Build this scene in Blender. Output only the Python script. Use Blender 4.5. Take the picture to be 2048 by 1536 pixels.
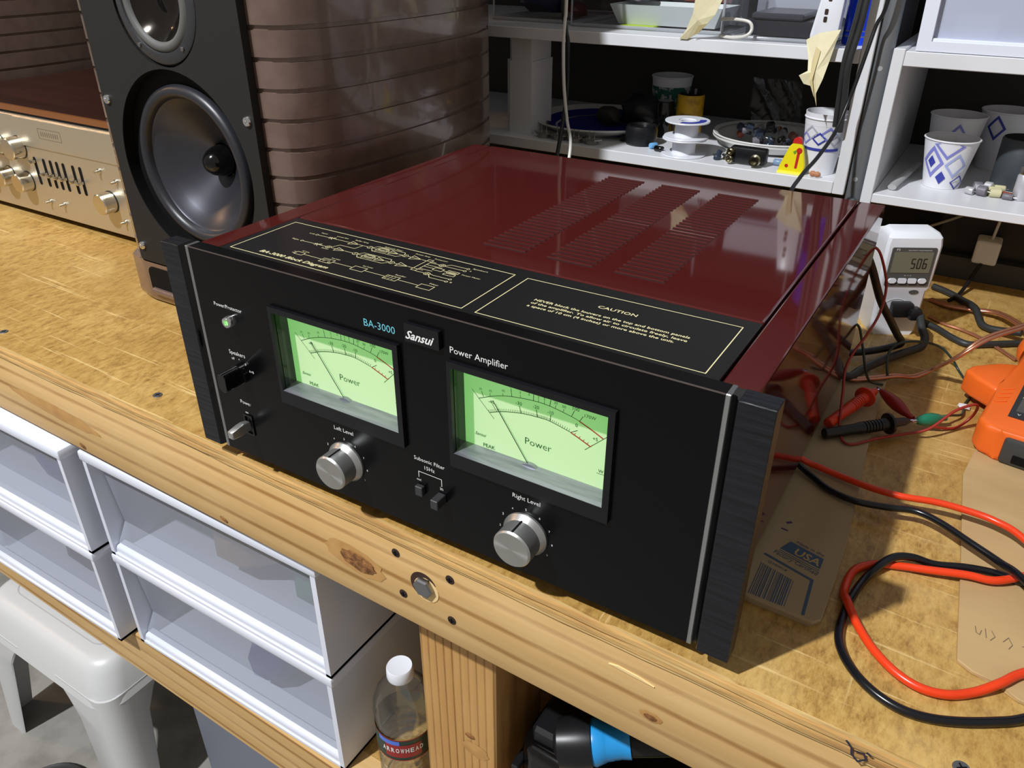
import bpy, bmesh, math, random
from mathutils import Vector, Matrix

for o in list(bpy.data.objects):
    bpy.data.objects.remove(o, do_unlink=True)
SC = bpy.context.scene
COL = SC.collection
random.seed(7)

# ------------------------------------------------------------------ camera
cam_d = bpy.data.cameras.new('camera')
cam_d.sensor_fit = 'HORIZONTAL'
cam_d.sensor_width = 36.0
cam_d.lens = 1572.8 / 2048 * 36.0
cam_d.clip_start = 0.01
cam = bpy.data.objects.new('camera', cam_d)
COL.objects.link(cam)
_r = (0.852889, 0.522086, 0.002607)
_d = (0.262381, -0.424302, -0.866674)
_f = (-0.451372, 0.739861, -0.498868)
cam.matrix_world = Matrix(((_r[0], -_d[0], -_f[0], 0.54341),
                           (_r[1], -_d[1], -_f[1], -0.36324),
                           (_r[2], -_d[2], -_f[2], 0.39690),
                           (0, 0, 0, 1)))
SC.camera = cam

# ------------------------------------------------------------------ world, lamps, exposure
W = bpy.data.worlds.new('workshop_ambient')
SC.world = W
W.use_nodes = True
W.node_tree.nodes['Background'].inputs[0].default_value = (1.0, 0.93, 0.84, 1)
W.node_tree.nodes['Background'].inputs[1].default_value = 0.30
vs = SC.view_settings
vs.view_transform = 'Standard'
vs.look = 'None'
vs.exposure = 0.0
vs.gamma = 1.0
vs.use_curve_mapping = False

def lamp(name, loc, watts, radius, col):
    d = bpy.data.lights.new(name, 'POINT')
    d.energy = watts
    d.shadow_soft_size = radius
    d.color = col
    o = bpy.data.objects.new(name, d)
    o.location = loc
    COL.objects.link(o)
    return o
lamp('ceiling_bulb', (-0.49, -1.48, 2.40), 455, 0.040, (0.95, 0.97, 1.0))
lamp('warm_lamp', (-2.6, -0.5, 1.3), 26, 0.06, (1.0, 0.55, 0.25))

# ------------------------------------------------------------------ materials
def lin(c):
    r = []
    for v in c[:3]:
        v = v / 255.0
        r.append(v / 12.92 if v <= 0.04045 else ((v + 0.055) / 1.055) ** 2.4)
    return (r[0], r[1], r[2], 1.0)

MATS = {}
def M(name, col, rough=0.5, metal=0.0, spec=0.5, coat=0.0, var=None, bump=None, emit=None, alpha=1.0, trans=0.0, scale3=(1, 1, 1)):
    """col sRGB 0-255; var=(colour2, scale, lo, hi) noise mix; bump=(scale, strength)."""
    if name in MATS:
        return MATS[name]
    m = bpy.data.materials.new(name)
    m.use_nodes = True
    nt = m.node_tree
    b = nt.nodes['Principled BSDF']
    b.inputs['Base Color'].default_value = lin(col)
    b.inputs['Roughness'].default_value = rough
    b.inputs['Metallic'].default_value = metal
    b.inputs['Specular IOR Level'].default_value = spec
    if coat:
        b.inputs['Coat Weight'].default_value = coat
        b.inputs['Coat Roughness'].default_value = 0.06
    if trans:
        b.inputs['Transmission Weight'].default_value = trans
    if alpha < 1:
        b.inputs['Alpha'].default_value = alpha
    if emit:
        b.inputs['Emission Color'].default_value = (emit[0], emit[1], emit[2], 1)
        b.inputs['Emission Strength'].default_value = emit[3]
    if var or bump:
        tc = nt.nodes.new('ShaderNodeTexCoord')
        mp = nt.nodes.new('ShaderNodeMapping')
        mp.inputs['Scale'].default_value = scale3
        nt.links.new(tc.outputs['Object'], mp.inputs['Vector'])
    if var:
        n = nt.nodes.new('ShaderNodeTexNoise')
        n.inputs['Scale'].default_value = var[1]
        n.inputs['Detail'].default_value = 6
        nt.links.new(mp.outputs[0], n.inputs['Vector'])
        rp = nt.nodes.new('ShaderNodeValToRGB')
        rp.color_ramp.elements[0].position = var[2]
        rp.color_ramp.elements[1].position = var[3]
        rp.color_ramp.elements[0].color = lin(col)
        rp.color_ramp.elements[1].color = lin(var[0])
        nt.links.new(n.outputs['Fac'], rp.inputs['Fac'])
        nt.links.new(rp.outputs['Color'], b.inputs['Base Color'])
    if bump:
        n2 = nt.nodes.new('ShaderNodeTexNoise')
        n2.inputs['Scale'].default_value = bump[0]
        n2.inputs['Detail'].default_value = 4
        nt.links.new(mp.outputs[0], n2.inputs['Vector'])
        bp = nt.nodes.new('ShaderNodeBump')
        bp.inputs['Strength'].default_value = bump[1]
        bp.inputs['Distance'].default_value = 0.002
        nt.links.new(n2.outputs['Fac'], bp.inputs['Height'])
        nt.links.new(bp.outputs['Normal'], b.inputs['Normal'])
    MATS[name] = m
    return m

def wood(name, axis, c1, c2, c3, bands=60.0, dist=7.0, rough=0.55, spots=True):
    """pine: wavy growth lines running along one axis, darker knots and pale scratches."""
    m = bpy.data.materials.new(name)
    m.use_nodes = True
    nt = m.node_tree
    N, L = nt.nodes, nt.links
    b = N['Principled BSDF']
    b.inputs['Roughness'].default_value = rough
    b.inputs['Specular IOR Level'].default_value = 0.35
    tc = N.new('ShaderNodeTexCoord')
    mp = N.new('ShaderNodeMapping')
    sc = {'x': (0.10, 1, 1), 'z': (1, 1, 0.10), 'y': (1, 0.10, 1)}[axis]
    mp.inputs['Scale'].default_value = sc
    L.new(tc.outputs['Object'], mp.inputs['Vector'])
    wv = N.new('ShaderNodeTexWave')
    wv.wave_type = 'BANDS'
    wv.bands_direction = 'Z' if axis != 'z' else 'X'
    wv.inputs['Scale'].default_value = bands
    wv.inputs['Distortion'].default_value = dist
    wv.inputs['Detail'].default_value = 2.5
    wv.inputs['Detail Scale'].default_value = 0.25
    L.new(mp.outputs[0], wv.inputs['Vector'])
    rp = N.new('ShaderNodeValToRGB')
    e = rp.color_ramp.elements
    e[0].position = 0.0; e[0].color = lin(c2)
    e[1].position = 0.20; e[1].color = lin(c1)
    e2 = rp.color_ramp.elements.new(1.0); e2.color = lin(c1)
    L.new(wv.outputs['Fac'], rp.inputs['Fac'])
    nz = N.new('ShaderNodeTexNoise')
    nz.inputs['Scale'].default_value = 26
    nz.inputs['Detail'].default_value = 8
    nz.inputs['Roughness'].default_value = 0.7
    L.new(mp.outputs[0], nz.inputs['Vector'])
    mx = N.new('ShaderNodeMixRGB')
    mx.inputs[2].default_value = lin(c3)
    r2 = N.new('ShaderNodeValToRGB')
    r2.color_ramp.elements[0].position = 0.45
    r2.color_ramp.elements[1].position = 0.80
    L.new(nz.outputs['Fac'], r2.inputs['Fac'])
    L.new(r2.outputs['Color'], mx.inputs[0])
    L.new(rp.outputs['Color'], mx.inputs[1])
    L.new(mx.outputs[0], b.inputs['Base Color'])
    bp = N.new('ShaderNodeBump')
    bp.inputs['Strength'].default_value = 0.25
    bp.inputs['Distance'].default_value = 0.001
    L.new(wv.outputs['Fac'], bp.inputs['Height'])
    L.new(bp.outputs['Normal'], b.inputs['Normal'])
    MATS[name] = m
    return m

def bench_wood():
    m = bpy.data.materials.new('worn_bench_board')
    m.use_nodes = True
    nt = m.node_tree
    N, L = nt.nodes, nt.links
    b = N['Principled BSDF']
    b.inputs['Roughness'].default_value = 0.42
    b.inputs['Specular IOR Level'].default_value = 0.45
    tc = N.new('ShaderNodeTexCoord')
    def noise(scale, sc3, detail=6, rot=0.0, rough=0.6):
        mp = N.new('ShaderNodeMapping')
        mp.inputs['Scale'].default_value = sc3
        mp.inputs['Rotation'].default_value = (0, 0, rot)
        L.new(tc.outputs['Object'], mp.inputs['Vector'])
        n = N.new('ShaderNodeTexNoise')
        n.inputs['Scale'].default_value = scale
        n.inputs['Detail'].default_value = detail
        n.inputs['Roughness'].default_value = rough
        L.new(mp.outputs[0], n.inputs['Vector'])
        return n
    def ramp(src, stops):
        r = N.new('ShaderNodeValToRGB')
        els = r.color_ramp.elements
        els[0].position, els[0].color = stops[0][0], stops[0][1]
        els[1].position, els[1].color = stops[-1][0], stops[-1][1]
        for p, c in stops[1:-1]:
            k = els.new(p); k.color = c
        L.new(src.outputs['Fac'], r.inputs['Fac'])
        return r
    def mix(f, a, c, mode='MIX'):
        x = N.new('ShaderNodeMixRGB'); x.blend_type = mode
        if isinstance(f, float): x.inputs[0].default_value = f
        else: L.new(f.outputs['Color'], x.inputs[0])
        L.new(a.outputs[0], x.inputs[1])
        if isinstance(c, tuple): x.inputs[2].default_value = c
        else: L.new(c.outputs[0], x.inputs[2])
        return x
    w, k = (1, 1, 1, 1), (0, 0, 0, 1)
    base = ramp(noise(170, (1, 0.42, 1), 8, 0.35, 0.8), [(0.32, lin((124, 88, 40))), (0.50, lin((182, 144, 78))), (0.74, lin((212, 178, 108)))])
    big = ramp(noise(3.2, (1, 1.6, 1), 7, 0.2, 0.62), [(0.40, k), (0.66, (0.75, 0.75, 0.75, 1))])
    a = mix(big, base, lin((158, 118, 56)))
    lt = ramp(noise(5.5, (1, 1.4, 1), 8, 0.9, 0.7), [(0.50, k), (0.74, (0.6, 0.6, 0.6, 1))])
    a = mix(lt, a, lin((222, 192, 126)))
    dk = ramp(noise(24, (1, 0.55, 1), 10, 0.3, 0.82), [(0.56, k), (0.76, (0.65, 0.65, 0.65, 1))])
    a = mix(dk, a, lin((120, 82, 34)))
    sc = ramp(noise(46, (0.13, 4.2, 1), 5, 0.30), [(0.62, k), (0.68, (0.6, 0.6, 0.6, 1))])
    a = mix(sc, a, lin((236, 208, 146)))
    sd = ramp(noise(30, (6, 0.2, 1), 4, 0.9), [(0.66, k), (0.71, (0.5, 0.5, 0.5, 1))])
    a = mix(sd, a, lin((236, 208, 146)))
    L.new(a.outputs[0], b.inputs['Base Color'])
    bp = N.new('ShaderNodeBump')
    bp.inputs['Strength'].default_value = 0.3
    bp.inputs['Distance'].default_value = 0.0012
    L.new(noise(120, (1, 0.6, 1), 6, 0.5).outputs['Fac'], bp.inputs['Height'])
    L.new(bp.outputs['Normal'], b.inputs['Normal'])
    MATS['worn_bench_board'] = m
    return m

def pane_mat(name, tint, gloss=0.06, rough=0.03):
    """clear plastic or glass: sees through, with a weak mirror film."""
    m = bpy.data.materials.new(name)
    m.use_nodes = True
    nt = m.node_tree
    N, L = nt.nodes, nt.links
    N.remove(N['Principled BSDF'])
    t = N.new('ShaderNodeBsdfTransparent'); t.inputs[0].default_value = tint
    g = N.new('ShaderNodeBsdfGlossy'); g.inputs['Roughness'].default_value = rough
    fr = N.new('ShaderNodeLayerWeight'); fr.inputs[0].default_value = 0.5
    pw = N.new('ShaderNodeMath'); pw.operation = 'POWER'; pw.inputs[1].default_value = 4.0
    L.new(fr.outputs['Facing'], pw.inputs[0])
    mu = N.new('ShaderNodeMath'); mu.operation = 'MULTIPLY_ADD'; mu.inputs[1].default_value = 0.6; mu.inputs[2].default_value = gloss
    L.new(pw.outputs[0], mu.inputs[0])
    x = N.new('ShaderNodeMixShader')
    L.new(mu.outputs[0], x.inputs[0]); L.new(t.outputs[0], x.inputs[1]); L.new(g.outputs[0], x.inputs[2])
    L.new(x.outputs[0], N['Material Output'].inputs[0])
    MATS[name] = m
    return m

def milky_mat(name, col, clear=0.45):
    """frosted polypropylene: part diffuse, part see-through."""
    m = bpy.data.materials.new(name)
    m.use_nodes = True
    nt = m.node_tree
    N, L = nt.nodes, nt.links
    b = N['Principled BSDF']
    b.inputs['Base Color'].default_value = lin(col)
    b.inputs['Roughness'].default_value = 0.28
    t = N.new('ShaderNodeBsdfTransparent'); t.inputs[0].default_value = (0.93, 0.95, 0.98, 1)
    x = N.new('ShaderNodeMixShader'); x.inputs[0].default_value = clear
    L.new(b.outputs[0], x.inputs[1]); L.new(t.outputs[0], x.inputs[2])
    L.new(x.outputs[0], N['Material Output'].inputs[0])
    MATS[name] = m
    return m

# ------------------------------------------------------------------ mesh helpers
def box(bm, x0, x1, y0, y1, z0, z1, bev=0.0, seg=1):
    vs = [bm.verts.new((x, y, z)) for z in (z0, z1) for y in (y0, y1) for x in (x0, x1)]
    fs = [(0, 2, 3, 1), (4, 5, 7, 6), (0, 1, 5, 4), (2, 6, 7, 3), (0, 4, 6, 2), (1, 3, 7, 5)]
    f = [bm.faces.new([vs[i] for i in q]) for q in fs]
    if bev > 0:
        es = list({e for q in f for e in q.edges})
        bmesh.ops.bevel(bm, geom=es, offset=bev, segments=seg, affect='EDGES', profile=0.5)
    return vs

def ring_join(bm, a, b):
    n = len(a)
    for i in range(n):
        bm.faces.new((a[i], a[(i + 1) % n], b[(i + 1) % n], b[i]))

def frame_of(d):
    d = d.normalized()
    u = Vector((0, 0, 1)) if abs(d.z) < 0.9 else Vector((1, 0, 0))
    a = d.cross(u).normalized()
    return a, d.cross(a).normalized()

def lathe(bm, prof, p, axis=(0, 0, 1), seg=28, cap0=True, cap1=True):
    """prof = [(radius, height along axis)] from point p."""
    p = Vector(p); ax = Vector(axis).normalized()
    a, b = frame_of(ax)
    rings = []
    for r, h in prof:
        rings.append([bm.verts.new(p + ax * h + (a * math.cos(t) + b * math.sin(t)) * max(r, 1e-5))
                      for t in [2 * math.pi * i / seg for i in range(seg)]])
    for i in range(len(rings) - 1):
        ring_join(bm, rings[i], rings[i + 1])
    if cap0: bm.faces.new(list(reversed(rings[0])))
    if cap1: bm.faces.new(rings[-1])

def cyl(bm, p0, p1, r0, r1=None, seg=20):
    p0, p1 = Vector(p0), Vector(p1)
    lathe(bm, [(r0, 0), (r0 if r1 is None else r1, (p1 - p0).length)], p0, p1 - p0, seg)

def spline(pts, n=8):
    P = [Vector(p) for p in pts]
    P = [P[0] * 2 - P[1]] + P + [P[-1] * 2 - P[-2]]
    out = []
    for i in range(1, len(P) - 2):
        for k in range(n):
            t = k / n
            a, b, c, d = P[i - 1], P[i], P[i + 1], P[i + 2]
            out.append(0.5 * ((2 * b) + (c - a) * t + (2 * a - 5 * b + 4 * c - d) * t * t + (-a + 3 * b - 3 * c + d) * t ** 3))
    out.append(P[-2])
    return out

def tube(bm, pts, r, seg=10, n=8, flat=1.0):
    pts = spline(pts, n) if n else [Vector(p) for p in pts]
    rings = []
    pa = None
    for i, p in enumerate(pts):
        d = (pts[min(i + 1, len(pts) - 1)] - pts[max(i - 1, 0)]).normalized()
        if pa is None:
            a, b = frame_of(d)
        else:
            a = (pa - d * pa.dot(d)).normalized(); b = d.cross(a)
        pa = a
        rings.append([bm.verts.new(p + a * r * math.cos(t) + b * r * flat * math.sin(t)) for t in [2 * math.pi * k / seg for k in range(seg)]])
    for i in range(len(rings) - 1):
        ring_join(bm, rings[i], rings[i + 1])
    bm.faces.new(list(reversed(rings[0]))); bm.faces.new(rings[-1])

def prism(bm, poly, axis, a, b, bev=0.0, seg=1):
    """extrude a 2-D outline along axis; 'y': (x,z), 'z': (x,y), 'x': (y,z)."""
    def P(q, h):
        return {'y': (q[0], h, q[1]), 'z': (q[0], q[1], h), 'x': (h, q[0], q[1])}[axis]
    A = [bm.verts.new(P(q, a)) for q in poly]
    B = [bm.verts.new(P(q, b)) for q in poly]
    f = [bm.faces.new(list(reversed(A))), bm.faces.new(B)]
    n0 = len(bm.faces)
    ring_join(bm, A, B)
    if bev:
        es = [e for e in bm.edges if all(v in set(A + B) for v in e.verts)]
        bmesh.ops.bevel(bm, geom=es, offset=bev, segments=seg, affect='EDGES', profile=0.5)

def circle(cx, cz, r, n=48):
    return [(cx + r * math.cos(2 * math.pi * i / n), cz + r * math.sin(2 * math.pi * i / n)) for i in range(n)]

def rrect(x0, x1, z0, z1, r, n=5):
    out = []
    for cx, cz, a0 in ((x1 - r, z1 - r, 0), (x0 + r, z1 - r, 90), (x0 + r, z0 + r, 180), (x1 - r, z0 + r, 270)):
        for i in range(n + 1):
            t = math.radians(a0 + 90 * i / n)
            out.append((cx + r * math.cos(t), cz + r * math.sin(t)))
    return out

def plate(bm, outer, holes, y0, y1, axis='y'):
    """slab with see-through holes."""
    def P(q, h):
        return {'y': (q[0], h, q[1]), 'z': (q[0], q[1], h), 'x': (h, q[0], q[1])}[axis]
    loops = []
    for h in (y0, y1):
        es = []; lp = []
        for poly in [outer] + holes:
            v = [bm.verts.new(P(q, h)) for q in poly]
            lp.append(v)
            es += [bm.edges.new((v[i], v[(i + 1) % len(v)])) for i in range(len(v))]
        bmesh.ops.triangle_fill(bm, use_beauty=True, use_dissolve=False, edges=es)
        loops.append(lp)
    for a, b in zip(*loops):
        ring_join(bm, a, b)

def ribbon(bm, pts, w, plane, h, closed=False):
    """flat printed line of width w; plane 'y' -> (x,z) at y=h, 'z' -> (x,y) at z=h."""
    P = [Vector(p) for p in pts]
    n = len(P)
    A = []; B = []
    for i in range(n):
        if closed:
            d0 = (P[i] - P[i - 1]); d1 = (P[(i + 1) % n] - P[i])
        else:
            d0 = P[i] - P[max(i - 1, 0)]; d1 = P[min(i + 1, n - 1)] - P[i]
        if d0.length < 1e-9: d0 = d1
        if d1.length < 1e-9: d1 = d0
        d0 = d0.normalized(); d1 = d1.normalized()
        t = (d0 + d1)
        t = t.normalized() if t.length > 1e-6 else d0
        nn = Vector((-t.y, t.x))
        k = w / 2 / max(0.4, nn.dot(Vector((-d1.y, d1.x))))
        for lst, s in ((A, 1), (B, -1)):
            q = P[i] + nn * k * s
            lst.append(bm.verts.new((q.x, h, q.y) if plane == 'y' else (q.x, q.y, h)))
    m = n if closed else n - 1
    for i in range(m):
        j = (i + 1) % n
        bm.faces.new((A[i], A[j], B[j], B[i]))

WM = {}
def obj(name, bm, mat, parent=None, smooth=None, local=False):
    """one mesh object; vertices are given in world space unless local."""
    me = bpy.data.meshes.new(name)
    bmesh.ops.remove_doubles(bm, verts=bm.verts, dist=1e-7)
    bmesh.ops.recalc_face_normals(bm, faces=bm.faces)
    bm.to_mesh(me); bm.free()
    if smooth is not None:
        for p in me.polygons: p.use_smooth = True
        me.set_sharp_from_angle(angle=math.radians(smooth))
    if isinstance(mat, str): mat = MATS[mat]
    me.materials.append(mat)
    o = bpy.data.objects.new(name, me)
    COL.objects.link(o)
    if parent is not None:
        o.parent = parent
        if not local:
            me.transform(WM[parent].inverted())
        WM[o] = WM[parent]
    else:
        WM[o] = Matrix.Identity(4)
    return o

def thing(name, label, cat, loc=(0, 0, 0), rz=0.0, group=None, kind=None):
    o = bpy.data.objects.new(name, None)
    o.empty_display_size = 0.02
    COL.objects.link(o)
    o.location = loc; o.rotation_euler = (0, 0, rz)
    WM[o] = Matrix.Translation(Vector(loc)) @ Matrix.Rotation(rz, 4, 'Z')
    o['label'] = label; o['category'] = cat
    if group: o['group'] = group
    if kind: o['kind'] = kind
    return o

def tag(o, label, cat, group=None, kind=None):
    o['label'] = label; o['category'] = cat
    if group: o['group'] = group
    if kind: o['kind'] = kind
    return o

def struct(o):
    o['kind'] = 'structure'
    return o

def B():
    return bmesh.new()

def qbox(name, mat, parent, *a, bev=0.0, seg=1, local=False, smooth=None):
    bm = B(); box(bm, *a, bev=bev, seg=seg)
    return obj(name, bm, mat, parent, smooth, local)

def twin(parent, src, name, off):
    """another part with the same mesh, shifted."""
    c = src.copy(); c.name = name; COL.objects.link(c)
    c.parent = parent; c.location = Vector(src.location) + Vector(off)
    WM[c] = WM[parent]
    return c

_txt = {}
def text(s, parent, mat, x, v, width, plane, h, name='lettering', shear=0.0, height=None, align='L', local=False, bold=0.0):
    """flat lettering whose left end (or centre) sits at (x, v) and which is `width` wide."""
    cu = bpy.data.curves.new('t', 'FONT')
    cu.body = s; cu.size = 1.0; cu.shear = shear; cu.resolution_u = 2
    cu.offset = bold
    t = bpy.data.objects.new('t', cu); COL.objects.link(t)
    bpy.context.view_layer.update()
    me = bpy.data.meshes.new_from_object(t.evaluated_get(bpy.context.evaluated_depsgraph_get()))
    bpy.data.objects.remove(t, do_unlink=True); bpy.data.curves.remove(cu)
    xs = [q.co.x for q in me.vertices]; ys = [q.co.y for q in me.vertices]
    x0, x1, y1 = min(xs), max(xs), max(ys)
    k = width / (x1 - x0)
    ky = height / y1 if height else k
    off = -x0 if align == 'L' else -(x0 + x1) / 2
    for q in me.vertices:
        a, c = (q.co.x + off) * k + x, q.co.y * ky + v
        q.co = (a, h, c) if plane == 'y' else (a, c, h)
    if isinstance(mat, str): mat = MATS[mat]
    me.materials.clear(); me.materials.append(mat)
    o = bpy.data.objects.new(name, me); COL.objects.link(o)
    o.parent = parent
    if not local: me.transform(WM[parent].inverted())
    WM[o] = WM[parent]
    return o

# shared materials
bench_wood()
wood('pine_rail', 'x', (204, 166, 108), (158, 114, 60), (224, 192, 138), 13, 4.5)
wood('pine_post', 'z', (190, 144, 84), (140, 96, 46), (206, 164, 104), 34, 5)
wood('ply_edge', 'x', (205, 172, 112), (138, 96, 52), (236, 212, 160), 120, 9, 0.6)
wood('walnut_case', 'x', (46, 22, 17), (28, 12, 10), (60, 30, 20), 40, 6, 0.25)
M('white_laminate', (222, 224, 228), 0.35, var=((206, 208, 212), 9, 0.4, 0.9))
M('white_plastic', (226, 229, 236), 0.3)
M('white_matte', (220, 221, 222), 0.55)
M('black_plastic', (22, 23, 25), 0.35, spec=0.4)
M('black_rubber', (26, 27, 29), 0.5, spec=0.35)
M('black_gloss', (8, 8, 9), 0.12, spec=0.5)
M('deep_black', (6, 6, 7), 0.7, spec=0.2)
M('chrome', (225, 226, 230), 0.12, 1.0)
M('steel', (150, 152, 156), 0.32, 1.0)
M('gold_ink', (226, 218, 168), 0.5)
M('white_ink', (228, 229, 226), 0.5)
M('wall_paint', (64, 62, 58), 0.8, bump=(60, 0.2))
M('concrete', (150, 148, 142), 0.75, var=((118, 115, 108), 14, 0.45, 0.75), bump=(90, 0.3))
# ------------------------------------------------------------------ the setting
struct(qbox('floor', 'concrete', None, -2.6, 2.2, -2.6, 1.1, -0.97, -0.92))
struct(qbox('wall_back', 'wall_paint', None, -2.6, 2.2, 0.985, 1.08, -0.92, 1.7))

# ------------------------------------------------------------------ workbench
FZ = 0.92
bench = thing('workbench', 'long wooden workbench with golden worn top and pine front rail', 'workbench', (0, 0.0095, -FZ), math.radians(-1.0))
BZ = -0.016
qbox('bench_top', 'worn_bench_board', bench, -1.7, 1.2, 0.0, 0.965, BZ - 0.017 + FZ, BZ + FZ, local=True)
M('ply_pale', (214, 184, 124), 0.6, var=((176, 136, 78), 60, 0.4, 0.7), bump=(140, 0.8), scale3=(0.12, 1, 1))
M('ply_brown', (196, 158, 98), 0.65, var=((146, 104, 58), 70, 0.45, 0.75), bump=(160, 0.9), scale3=(0.12, 1, 1))
rp = random.Random(3)
for k in range(5):
    bm = B()
    n = 90
    z1 = BZ + FZ - 0.0001 - k * 0.0034; z0 = z1 - 0.0033
    a = []; b = []; a2 = []; b2 = []
    for i in range(n + 1):
        x = -1.7 + 2.9 * i / n
        dy = -0.0012 - 0.0012 * (k % 2) - rp.random() * 0.0014 + (0.0012 if k == 0 else 0)
        a.append(bm.verts.new((x, dy, z0))); b.append(bm.verts.new((x, dy + 0.0004, z1)))
        a2.append(bm.verts.new((x, 0.0005, z0))); b2.append(bm.verts.new((x, 0.0005, z1)))
    for i in range(n):
        bm.faces.new((a[i], a[i + 1], b[i + 1], b[i]))
        bm.faces.new((b[i], b[i + 1], b2[i + 1], b2[i]))
        bm.faces.new((a2[i], a2[i + 1], a[i + 1], a[i]))
    obj('ply', bm, 'ply_pale' if k % 2 == 0 else 'ply_brown', bench, local=True)
rail = qbox('front_rail', 'pine_rail', bench, -1.7, 1.2, 0.0, 0.038, -0.120 + FZ, -0.0335 + FZ, bev=0.003, seg=2, local=True, smooth=40)
def bl(x, z):                     # world (x, z) on the rail -> bench local
    return x / math.cos(math.radians(1)), z + FZ
M('screw_dark', (70, 58, 52), 0.5, 0.7)
M('screw_grey', (140, 142, 146), 0.4, 0.85)
M('pale_cut', (236, 204, 146), 0.7)
M('hole_brown', (52, 30, 18), 0.9)
for x, z in ((0.207, -0.0455), (0.2115, -0.0886), (0.262, -0.0468), (0.262, -0.0915)):
    lx, lz = bl(x, z)
    bm = B(); lathe(bm, [(0.0042, 0), (0.0042, 0.0006), (0.0033, 0.0010)], (lx, 0.0002, lz), (0, -1, 0), 16)
    s = obj('screw', bm, 'screw_dark', rail, 40, local=True)
    bm = B(); box(bm, lx - 0.0024, lx + 0.0024, -0.0013, -0.0008, lz - 0.0005, lz + 0.0005); box(bm, lx - 0.0005, lx + 0.0005, -0.0013, -0.0008, lz - 0.0024, lz + 0.0024)
    obj('screw_slot', bm, 'deep_black', rail, local=True)
lx, lz = bl(0.2345, -0.0675)
bm = B(); lathe(bm, [(0.0135, 0), (0.0135, 0.0006)], (lx, 0.0002, lz), (0, -1, 0), 28)
obj('bolt_hole', bm, 'hole_brown', rail, local=True)  # plain dark brown disc around the bolt head
bm = B(); lathe(bm, [(0.0125, 0), (0.0125, 0.0006), (0.009, 0.0007)], (lx + 0.0028, 0.0, lz - 0.003), (0, -1, 0), 20)
obj('bolt_hole', bm, 'pale_cut', rail, local=True)
bm = B(); lathe(bm, [(0.0098, 0), (0.0098, 0.004), (0.0082, 0.0052)], (lx + 0.0016, 0, lz + 0.0006), (0, -1, 0), 6)
obj('hex_bolt', bm, 'steel', rail, 30, local=True)
M('knot', (158, 108, 58), 0.7, var=((96, 58, 28), 120, 0.4, 0.65), bump=(220, 1.0))
M('knot_ring', (192, 148, 88), 0.6, var=((172, 126, 70), 40, 0.4, 0.7))
M('knot_small', (140, 92, 50), 0.7)
def knot(parent, cx, cz, rx, rz, mat, y=-0.0004, tilt=0.0):
    bm = B()
    c = bm.verts.new((cx, y - 0.0006, cz))
    rr = random.Random(int(cx * 9999))
    ring = []
    for i in range(22):
        t = 2 * math.pi * i / 22; k = 1 + rr.uniform(-.09, .09)
        dx, dz = rx * k * math.cos(t), rz * k * math.sin(t)
        ring.append(bm.verts.new((cx + dx * math.cos(tilt) - dz * math.sin(tilt), y, cz + dx * math.sin(tilt) + dz * math.cos(tilt))))
    for i in range(22): bm.faces.new((c, ring[i], ring[(i + 1) % 22]))
    return obj('knot', bm, mat, parent, local=True)
lx, lz = bl(0.158, -0.077)
knot(rail, lx, lz, 0.034, 0.015, 'knot_ring', tilt=-0.1); knot(rail, lx + 0.004, lz, 0.020, 0.0095, 'knot', -0.0012, -0.1)
lx, lz = bl(0.437, -0.087); knot(rail, lx, lz, 0.009, 0.0045, 'knot_ring'); knot(rail, lx, lz, 0.005, 0.0028, 'knot', -0.001)
lx, lz = bl(-0.258, -0.112); knot(rail, lx, lz, 0.006, 0.003, 'knot', tilt=-.3)
lx, lz = bl(-0.02, -0.112); knot(rail, lx, lz, 0.006, 0.0025, 'knot', tilt=-.3)
lx, lz = bl(-0.30, -0.078); knot(rail, lx, lz, 0.085, 0.009, 'knot_ring', tilt=-0.03)
bm = B(); prism(bm, [(0.402, -0.0535 + FZ), (0.409, -0.0518 + FZ), (0.425, -0.0528 + FZ), (0.437, -0.0555 + FZ), (0.42, -0.0548 + FZ)], 'y', -0.0012, 0.001)
obj('wood_chip', bm, 'pale_cut', rail, local=True)
M('marker_ink', (44, 40, 58), 0.6)
bm = B()      # hand-drawn mark on the ply edge
ox, oz = 0.5665, -0.0245 + FZ
ribbon(bm, [(ox - 0.009, oz + 0.0065), (ox - 0.005, oz + 0.002), (ox - 0.004, oz - 0.003), (ox, oz - 0.0065), (ox + 0.004, oz - 0.002), (ox + 0.002, oz + 0.002), (ox - 0.003, oz + 0.001)], 0.0014, 'y', -0.0043)
ribbon(bm, [(ox + 0.003, oz + 0.004), (ox + 0.006, oz + 0.0025)], 0.0016, 'y', -0.0043)
obj('marker_mark', bm, 'marker_ink', bench, local=True)
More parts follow.
